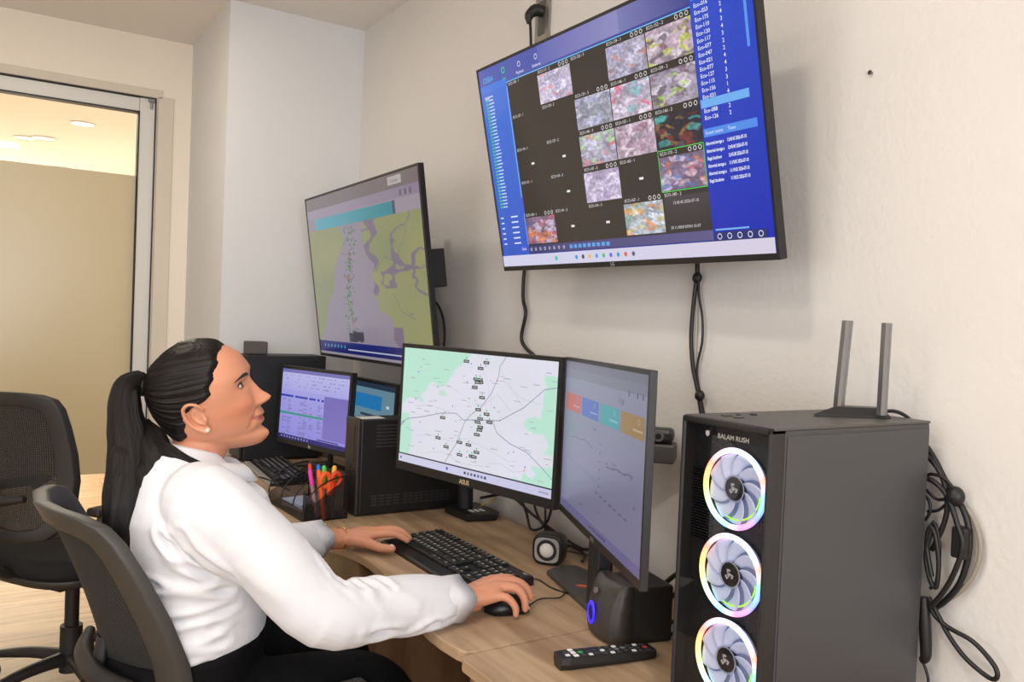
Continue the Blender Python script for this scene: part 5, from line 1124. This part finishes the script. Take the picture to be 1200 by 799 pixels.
# hair: cap swept back to the tie, tie, pony tail
def hair_mat():
    m = mat('black_hair', (12, 10, 10), .42, spec=.28); nt = m.node_tree; b = nt.nodes['Principled BSDF']; L = nt.links.new
    uv = nt.nodes.new('ShaderNodeVertexColor'); uv.layer_name = 'Strand'; n = nt.nodes.new('ShaderNodeTexNoise'); n.inputs['Scale'].default_value = 1; n.inputs['Detail'].default_value = 3
    mp = nt.nodes.new('ShaderNodeMapping'); mp.inputs['Scale'].default_value = (150, 6, 1); L(uv.outputs[0], mp.inputs[0]); L(mp.outputs[0], n.inputs['Vector'])
    bp = nt.nodes.new('ShaderNodeBump'); bp.inputs['Strength'].default_value = .9; bp.inputs['Distance'].default_value = .0022; L(n.outputs['Fac'], bp.inputs['Height']); L(bp.outputs[0], b.inputs['Normal'])
    r = nt.nodes.new('ShaderNodeValToRGB'); r.color_ramp.elements[0].position = .35; r.color_ramp.elements[1].position = .75; r.color_ramp.elements[0].color = (*lin((9, 7, 7)), 1); r.color_ramp.elements[1].color = (*lin((26, 20, 19)), 1); L(n.outputs['Fac'], r.inputs[0]); L(r.outputs[0], b.inputs['Base Color'])
    return m
M_HAIR = hair_mat()
TIE = Vector((-.112, 0, .055))
HLINE = sm([(-.118, -.060), (-.085, -.052), (-.055, -.040), (-.035, -.030), (-.02, -.028), (0.0, -.022), (.012, -.006), (.018, .022), (.026, .031), (.045, .038), (.065, .049), (.08, .056), (.092, .056), (.105, .045), (.115, .03)])
def hair_off(x, y, z):
    d = interp(HLINE, z) - x + .010 * ss(.045, .01, abs(y)) * ss(.07, .095, z) + .0022 * math.sin(z * 260) * (1 if z < .085 else .3)      # > 0 behind the hairline
    low = ss(-.085, -.06, z)
    v = Vector((x, y, z)) - TIE; ang = math.atan2(v.y, v.z + .0001); groove = .0009 * math.sin(ang * 46 + 2 * math.sin(ang * 9)) + .0006 * math.sin(ang * 97)
    return -.004 - .020 * ss(-.002, -.02, d) + (.0105 + groove) * ss(-.003, .020, d) * low
g = G(); rings = [head_ring(z, 220, hair_off, False) for z in [-.118 + .2332 * k / 150 for k in range(151)]]
allv = [p for r in rings for p in r]
g.loft(rings, True, HL); hc = g.build('hair', M_HAIR, per)
def strand_attr(o, fn):
    at = o.data.color_attributes.new('Strand', 'FLOAT_COLOR', 'POINT'); flat = []
    for v in o.data.vertices: a, b = fn(v.co); flat += [a, b, 0, 1]
    at.data.foreach_set('color', flat)
HLi = HL.inverted()
def cap_uv(co_): p = HLi @ co_; v = p - TIE; return (math.atan2(v.y, v.z) / 6.28 + .5 if abs(v.y) + abs(v.z) > 1e-6 else 0, v.length * 2)
strand_attr(hc, cap_uv)
def W(*p): return Vector(p) - PB
g = G(); tw = HL @ TIE; td = (HL.to_3x3() @ Vector((-1, 0, .25))).normalized()
g.tube([tw - td * .012, tw, tw + td * .016], [.019, .0185, .018], 18, 3); g.build('hair_tie', mat('hair_tie_black', (14, 14, 15), .6), per)
def lock(name, pts, r, flat, up, n=48, seed=1):
    P_, Rr = spline(pts, r, 6); rings = frame_rings(P_, Rr, n, flat, up); rnd = random.Random(seed); ph = [rnd.uniform(0, 6.28) for _ in range(4)]
    L0 = len(rings)
    for k, rg in enumerate(rings):
        c = P_[k]; tt = k / L0
        for j in range(n):
            a = 2 * math.pi * j / n; s = 1 + .055 * math.sin(a * 9 + ph[0] + tt * 2) + .04 * math.sin(a * 17 + ph[1] - tt * 3) + .05 * math.sin(a * 3 + tt * 5 + ph[2]); rg[j] = c + (rg[j] - c) * s
    g = G(); g.loft(rings, True); o = g.build(name, M_HAIR, per)
    at = o.data.color_attributes.new('Strand', 'FLOAT_COLOR', 'POINT'); nv = len(o.data.vertices); flat_ = []
    for i in range(nv): q = i if i < L0 * n else 0; flat_ += [abs(((q % n) / n) * 2 - 1) * .6, (q // n) / L0, 0, 1]
    at.data.foreach_set('color', flat_); return o
T0 = tw + PB
lock('ponytail', [W(*T0), W(.242, 1.695, 1.207), W(.223, 1.685, 1.192), W(.220, 1.672, 1.155), W(.226, 1.660, 1.11), W(.230, 1.640, 1.06), W(.222, 1.610, 1.01), W(.214, 1.595, .96), W(.208, 1.59, .905)], [.016, .0195, .024, .028, .034, .040, .042, .036, .014], .8, (.2, 1, 0), seed=3)
lock('hair_strand', [W(.248, 1.675, 1.125), W(.255, 1.635, 1.095), W(.262, 1.600, 1.055), W(.258, 1.575, .995), W(.240, 1.57, .93)], [.020, .034, .034, .026, .006], .5, (.2, 1, .3), seed=5)
lock('hair_strand', [W(.250, 1.655, 1.105), W(.280, 1.600, 1.082), W(.320, 1.568, 1.062), W(.362, 1.560, 1.044), W(.392, 1.562, 1.034)], [.020, .022, .016, .009, .002], .5, (.1, 1, .4), seed=8)
lock('hair_strand', [W(.235, 1.67, 1.12), W(.222, 1.63, 1.07), W(.228, 1.595, 1.01), W(.228, 1.575, .95), W(.216, 1.57, .875)], [.018, .034, .036, .026, .004], .5, (.2, 1, .2), seed=11)

# white shirt
sh = G()
secs = [(.675, .340, .100, .145), (.71, .341, .120, .168), (.745, .342, .134, .178), (.78, .343, .138, .176), (.83, .342, .140, .174), (.88, .345, .146, .178), (.925, .343, .146, .184), (.965, .342, .140, .188), (1.00, .342, .128, .184), (1.03, .336, .108, .158), (1.055, .330, .088, .118), (1.075, .326, .072, .086), (1.09, .324, .062, .070)]
rings = []
for z, xc, a, b in secs:
    rg = []
    for k in range(48):
        t = 2 * math.pi * k / 48; c, s = math.cos(t), math.sin(t); e = .9
        xx = xc + a * math.copysign(abs(c) ** e, c); yy = 1.66 + b * math.copysign(abs(s) ** e, s)
        if .84 < z < .98 and c > 0: xx += .016 * ga(abs(yy - 1.66) - .075, .05) * ga(z - .91, .05)
        rg.append(Vector((xx, yy, z + .05 * (c * .35 if z > 1.0 else 0) * -1)))
    rings.append(rg)
sh.loft(rings, True)
def sleeve(S, E, Wr, n=24):
    mid = S.lerp(E, .5); f1 = E.lerp(Wr, .35); f2 = E.lerp(Wr, .70)
    sh.tube([S + Vector((-.015, (.05 if S.y < 1.66 else -.05), .006)), S, mid, E + Vector((-.005, 0, -.012)), f1 + Vector((0, 0, -.010)), f2 + Vector((0, 0, -.004)), Wr - (Wr - E).normalized() * (.018 if S.y < 1.66 else .068)], [.066, .070, .066, .061, .057, .053, .042] if S.y < 1.66 else [.066, .070, .064, .057, .052, .047, .038], n, 4)
sleeve(SHR, ELR, WRR); sleeve(SHL, ELL, WRL)
sh.ell(SHR + Vector((-.005, .01, -.005)), (.070, .06, .062)); sh.ell(SHL + Vector((-.005, -.01, -.005)), (.070, .06, .062))
rs = np.random.RandomState(4)
def seg_d(co, a, b):
    a, b = np.array(a), np.array(b); d = b - a; t = np.clip(((co - a) @ d) / (d @ d), 0, 1); return np.linalg.norm(co - (a + t[:, None] * d), axis=1), t
creases = [((.205, 1.50, 1.005), (.34, 1.485, .885), .007, .007), ((.235, 1.485, .985), (.40, 1.470, .865), .006, .006), ((.31, 1.47, .94), (.45, 1.46, .86), .006, .007), ((.25, 1.485, .925), (.35, 1.475, .885), .005, .006), ((.42, 1.47, .885), (.48, 1.53, .82), .005, .008), ((.215, 1.53, .875), (.40, 1.475, .850), .007, .006), ((.24, 1.50, .80), (.40, 1.485, .825), .005, .006), ((.34, 1.48, .79), (.46, 1.56, .80), .005, .006), ((.24, 1.52, .755), (.38, 1.48, .765), .005, .006), ((.24, 1.52, .715), (.34, 1.49, .73), .006, .006),
           ((.37, 1.42, .94), (.49, 1.385, .83), .006, .009), ((.49, 1.40, .89), (.57, 1.37, .80), .008, .006), ((.525, 1.40, .88), (.60, 1.375, .80), .007, .006), ((.57, 1.40, .87), (.62, 1.375, .80), .006, .006), ((.62, 1.41, .85), (.70, 1.385, .80), .005, .007), ((.65, 1.40, .76), (.73, 1.385, .78), .006, .006), ((.34, 1.45, 1.04), (.41, 1.42, .97), .004, .009), ((.29, 1.46, .975), (.37, 1.44, .90), .009, .007),
           ((.68, 1.40, .825), (.77, 1.40, .805), .006, .005), ((.69, 1.39, .80), (.78, 1.395, .79), .006, .005), ((.70, 1.385, .78), (.77, 1.39, .775), .005, .005), ((.58, 1.37, .785), (.67, 1.365, .765), .007, .007), ((.56, 1.45, .89), (.60, 1.39, .86), .007, .006), ((.60, 1.45, .875), (.64, 1.39, .85), .005, .006), ((.50, 1.43, .93), (.53, 1.40, .88), .004, .007)]
def folds(co, nr):
    d = np.zeros(len(co))
    for a, b, amp, wd in creases:
        q, t = seg_d(co, a, b); env = np.clip(np.sin(np.pi * np.clip(t, .04, .96)), 0, 1) ** .6; d += env * 1.45 * (-amp * np.exp(-(q / wd) ** 2) + amp * .75 * np.exp(-((q - 2 * wd) / wd) ** 2))
    for k in range(6):
        f = rs.normal(0, 1, 3) * (9 + 4 * k); ph = rs.uniform(0, 6.28); d += .0011 * np.sin(co @ f + ph + 1.2 * np.sin(co @ (f[[1, 2, 0]] * .5)))
    return co + nr * d[:, None]
M_SHIRT = mat('white_cotton', (222, 223, 228), .8, spec=.2, sheen=.15, bump=(60, .12, .004))
so_, _ = fuse(sh, 'shirt', .0045, 3, per, M_SHIRT, folds)
if not so_.data.materials: so_.data.materials.append(M_SHIRT)
# open, folded-back cuffs
def cuff(E, Wr, r0, r1, L0, L1, squash, slit=.0):
    d = (Wr - E).normalized(); rings = []
    up = Vector((0, 0, 1)); u = (up - d * up.dot(d)).normalized(); v = d.cross(u)
    for s_, r in ((L0, r0 * .96), (L0 + .008, r0), ((L0 + L1) / 2, (r0 + r1) / 2), (L1, r1), (L1 - .002, r1 - .0025), ((L0 + L1) / 2, (r0 + r1) / 2 - .003), (L0 + .004, r0 - .003)):
        rings.append([Wr + d * (s_ + .006 * math.sin(3 * a + 1)) + (v * math.cos(a) + u * math.sin(a) * squash) * r * (1 + .05 * math.sin(4 * a)) - PB for a in [2 * math.pi * k / 40 for k in range(40)]])
    G().loft(rings, False).build('cuff', M_SHIRT, per)
cuff(ELR, WRR + Vector((0, 0, .001)), .045, .052, -.085, -.012, .86)
cuff(ELL, WRL + Vector((0, 0, .002)), .043, .048, -.110, -.042, .95)
# collar: band round the neck folded outwards, open in front
rings = []
cc = Vector((.330, 1.657, 1.088)) - PB
for k in range(41):
    a = R_(-158 + 316 * k / 40) ; bx, by = -math.cos(a), math.sin(a)      # a = 0 at the nape
    fr = (1 - math.cos(a)) / 2; drop = -.054 * fr; L = 1 + .38 * fr
    p = [(.056 + .006 * fr, -.014), (.060 + .010 * fr, .012), (.064 + .012 * fr, .016), (.068 + .018 * fr, .006), (.074 + .024 * fr, -.012 - .006 * fr ** 3), (.070 + .023 * fr, -.014 - .006 * fr ** 3), (.062 + .014 * fr, .0), (.060 + .01 * fr, -.012)]
    rings.append([cc + Vector((bx * r * L, by * r, zz + drop)) for r, zz in p])
G().loft(rings, True).build('collar', M_SHIRT, per)
# bracelet
bd = (WRL - ELL).normalized(); bu = Vector((0, 0, 1)); bv_ = bd.cross(bu).normalized()
g = G(); g.tube([WRL + bd * (.012 + .006 * math.sin(a)) + (bv_ * math.cos(a) * .031 + bu * (math.sin(a) * .0285 + .001)) - PB for a in [2 * math.pi * k / 16 for k in range(16)]], .0019, 8, 3, closed=True); g.build('bracelet', mat('gold', (230, 180, 100), .2, metal=1), per)
# finger nails
def nail(M, p, nrm, sz=(.0045, .0052), rot=0):
    T = M @ Matrix.Translation(p) @ Vector((0, 0, 1)).rotation_difference(Vector(nrm)).to_matrix().to_4x4() @ Matrix.Rotation(rot, 4, 'Z')
    g = G(); g.ell((0, 0, 0), (sz[1], sz[0], .0011), PI_ @ T, nu=14, nv=8); g.build('fingernail', mat('nail', (236, 196, 182), .25) if 'nail' not in bpy.data.materials else bpy.data.materials['nail'], per)
nail(MM, (.0445, .0175, .0395), (.5, 0, .85)); nail(MM, (.0525, -.010, .0335), (.75, 0, .65)); nail(MM, (.0335, -.036, .016), (.98, 0, .2)); nail(LM, (.045, -.0695, .0285), (.15, -.35, .9), rot=-.2)
for q in ((.086, -.033, .0362), (.094, -.011, .0362), (.084, .018, .0350)): nail(LM, q, (.35, 0, .93))
# black trousers, belt line, shoes
tr = G()
rings = []
for z, xc, a, b in [(.50, .28, .15, .19), (.54, .27, .165, .20), (.60, .285, .16, .198), (.66, .322, .148, .19), (.70, .338, .142, .186), (.735, .343, .141, .184)]: rings.append([Vector((xc + a * math.cos(t), 1.66 + b * math.sin(t), z + (.022 * math.cos(t) if z > .68 else 0))) for t in [2 * math.pi * k / 40 for k in range(40)]])
tr.loft(rings, True)
for s, yk in ((-1, 1.545), (1, 1.80)):
    tr.tube([(.28, 1.66 + s * .095, .585), (.40, 1.66 + s * .105, .592), (.52, (yk * 1.5 + 1.66 + s * .10) / 2.5, .592), (.64, yk, .588), (.70, yk, .555), (.705, yk, .47), (.69, yk, .30), (.67, yk, .12)], [.10, .100, .094, .086, .074, .070, .066, .064], 24, 4)
to_, _ = fuse(tr, 'trousers', .006, 4, per, mat('black_trousers', (9, 9, 11), .85, spec=.15, bump=(30, .2, .006)))
if not to_.data.materials: to_.data.materials.append(bpy.data.materials['black_trousers'])
for yk in (1.545, 1.80):
    rings = []
    for k in range(11):
        u = k / 10; xx = .62 + .25 * u; wd = .030 + .012 * math.sin(u * 2.6); h0 = .075 * (1 - u) ** 1.1 + .028
        if k == 10: wd *= .5; h0 *= .6
        rings.append([Vector((xx, yk + wd * math.cos(t), .004 + h0 * max(0, math.sin(t)) ** .8)) - PB for t in [2 * math.pi * q / 16 for q in range(16)]])
    G().loft(rings, True).build('shoe', M_BLK, per)
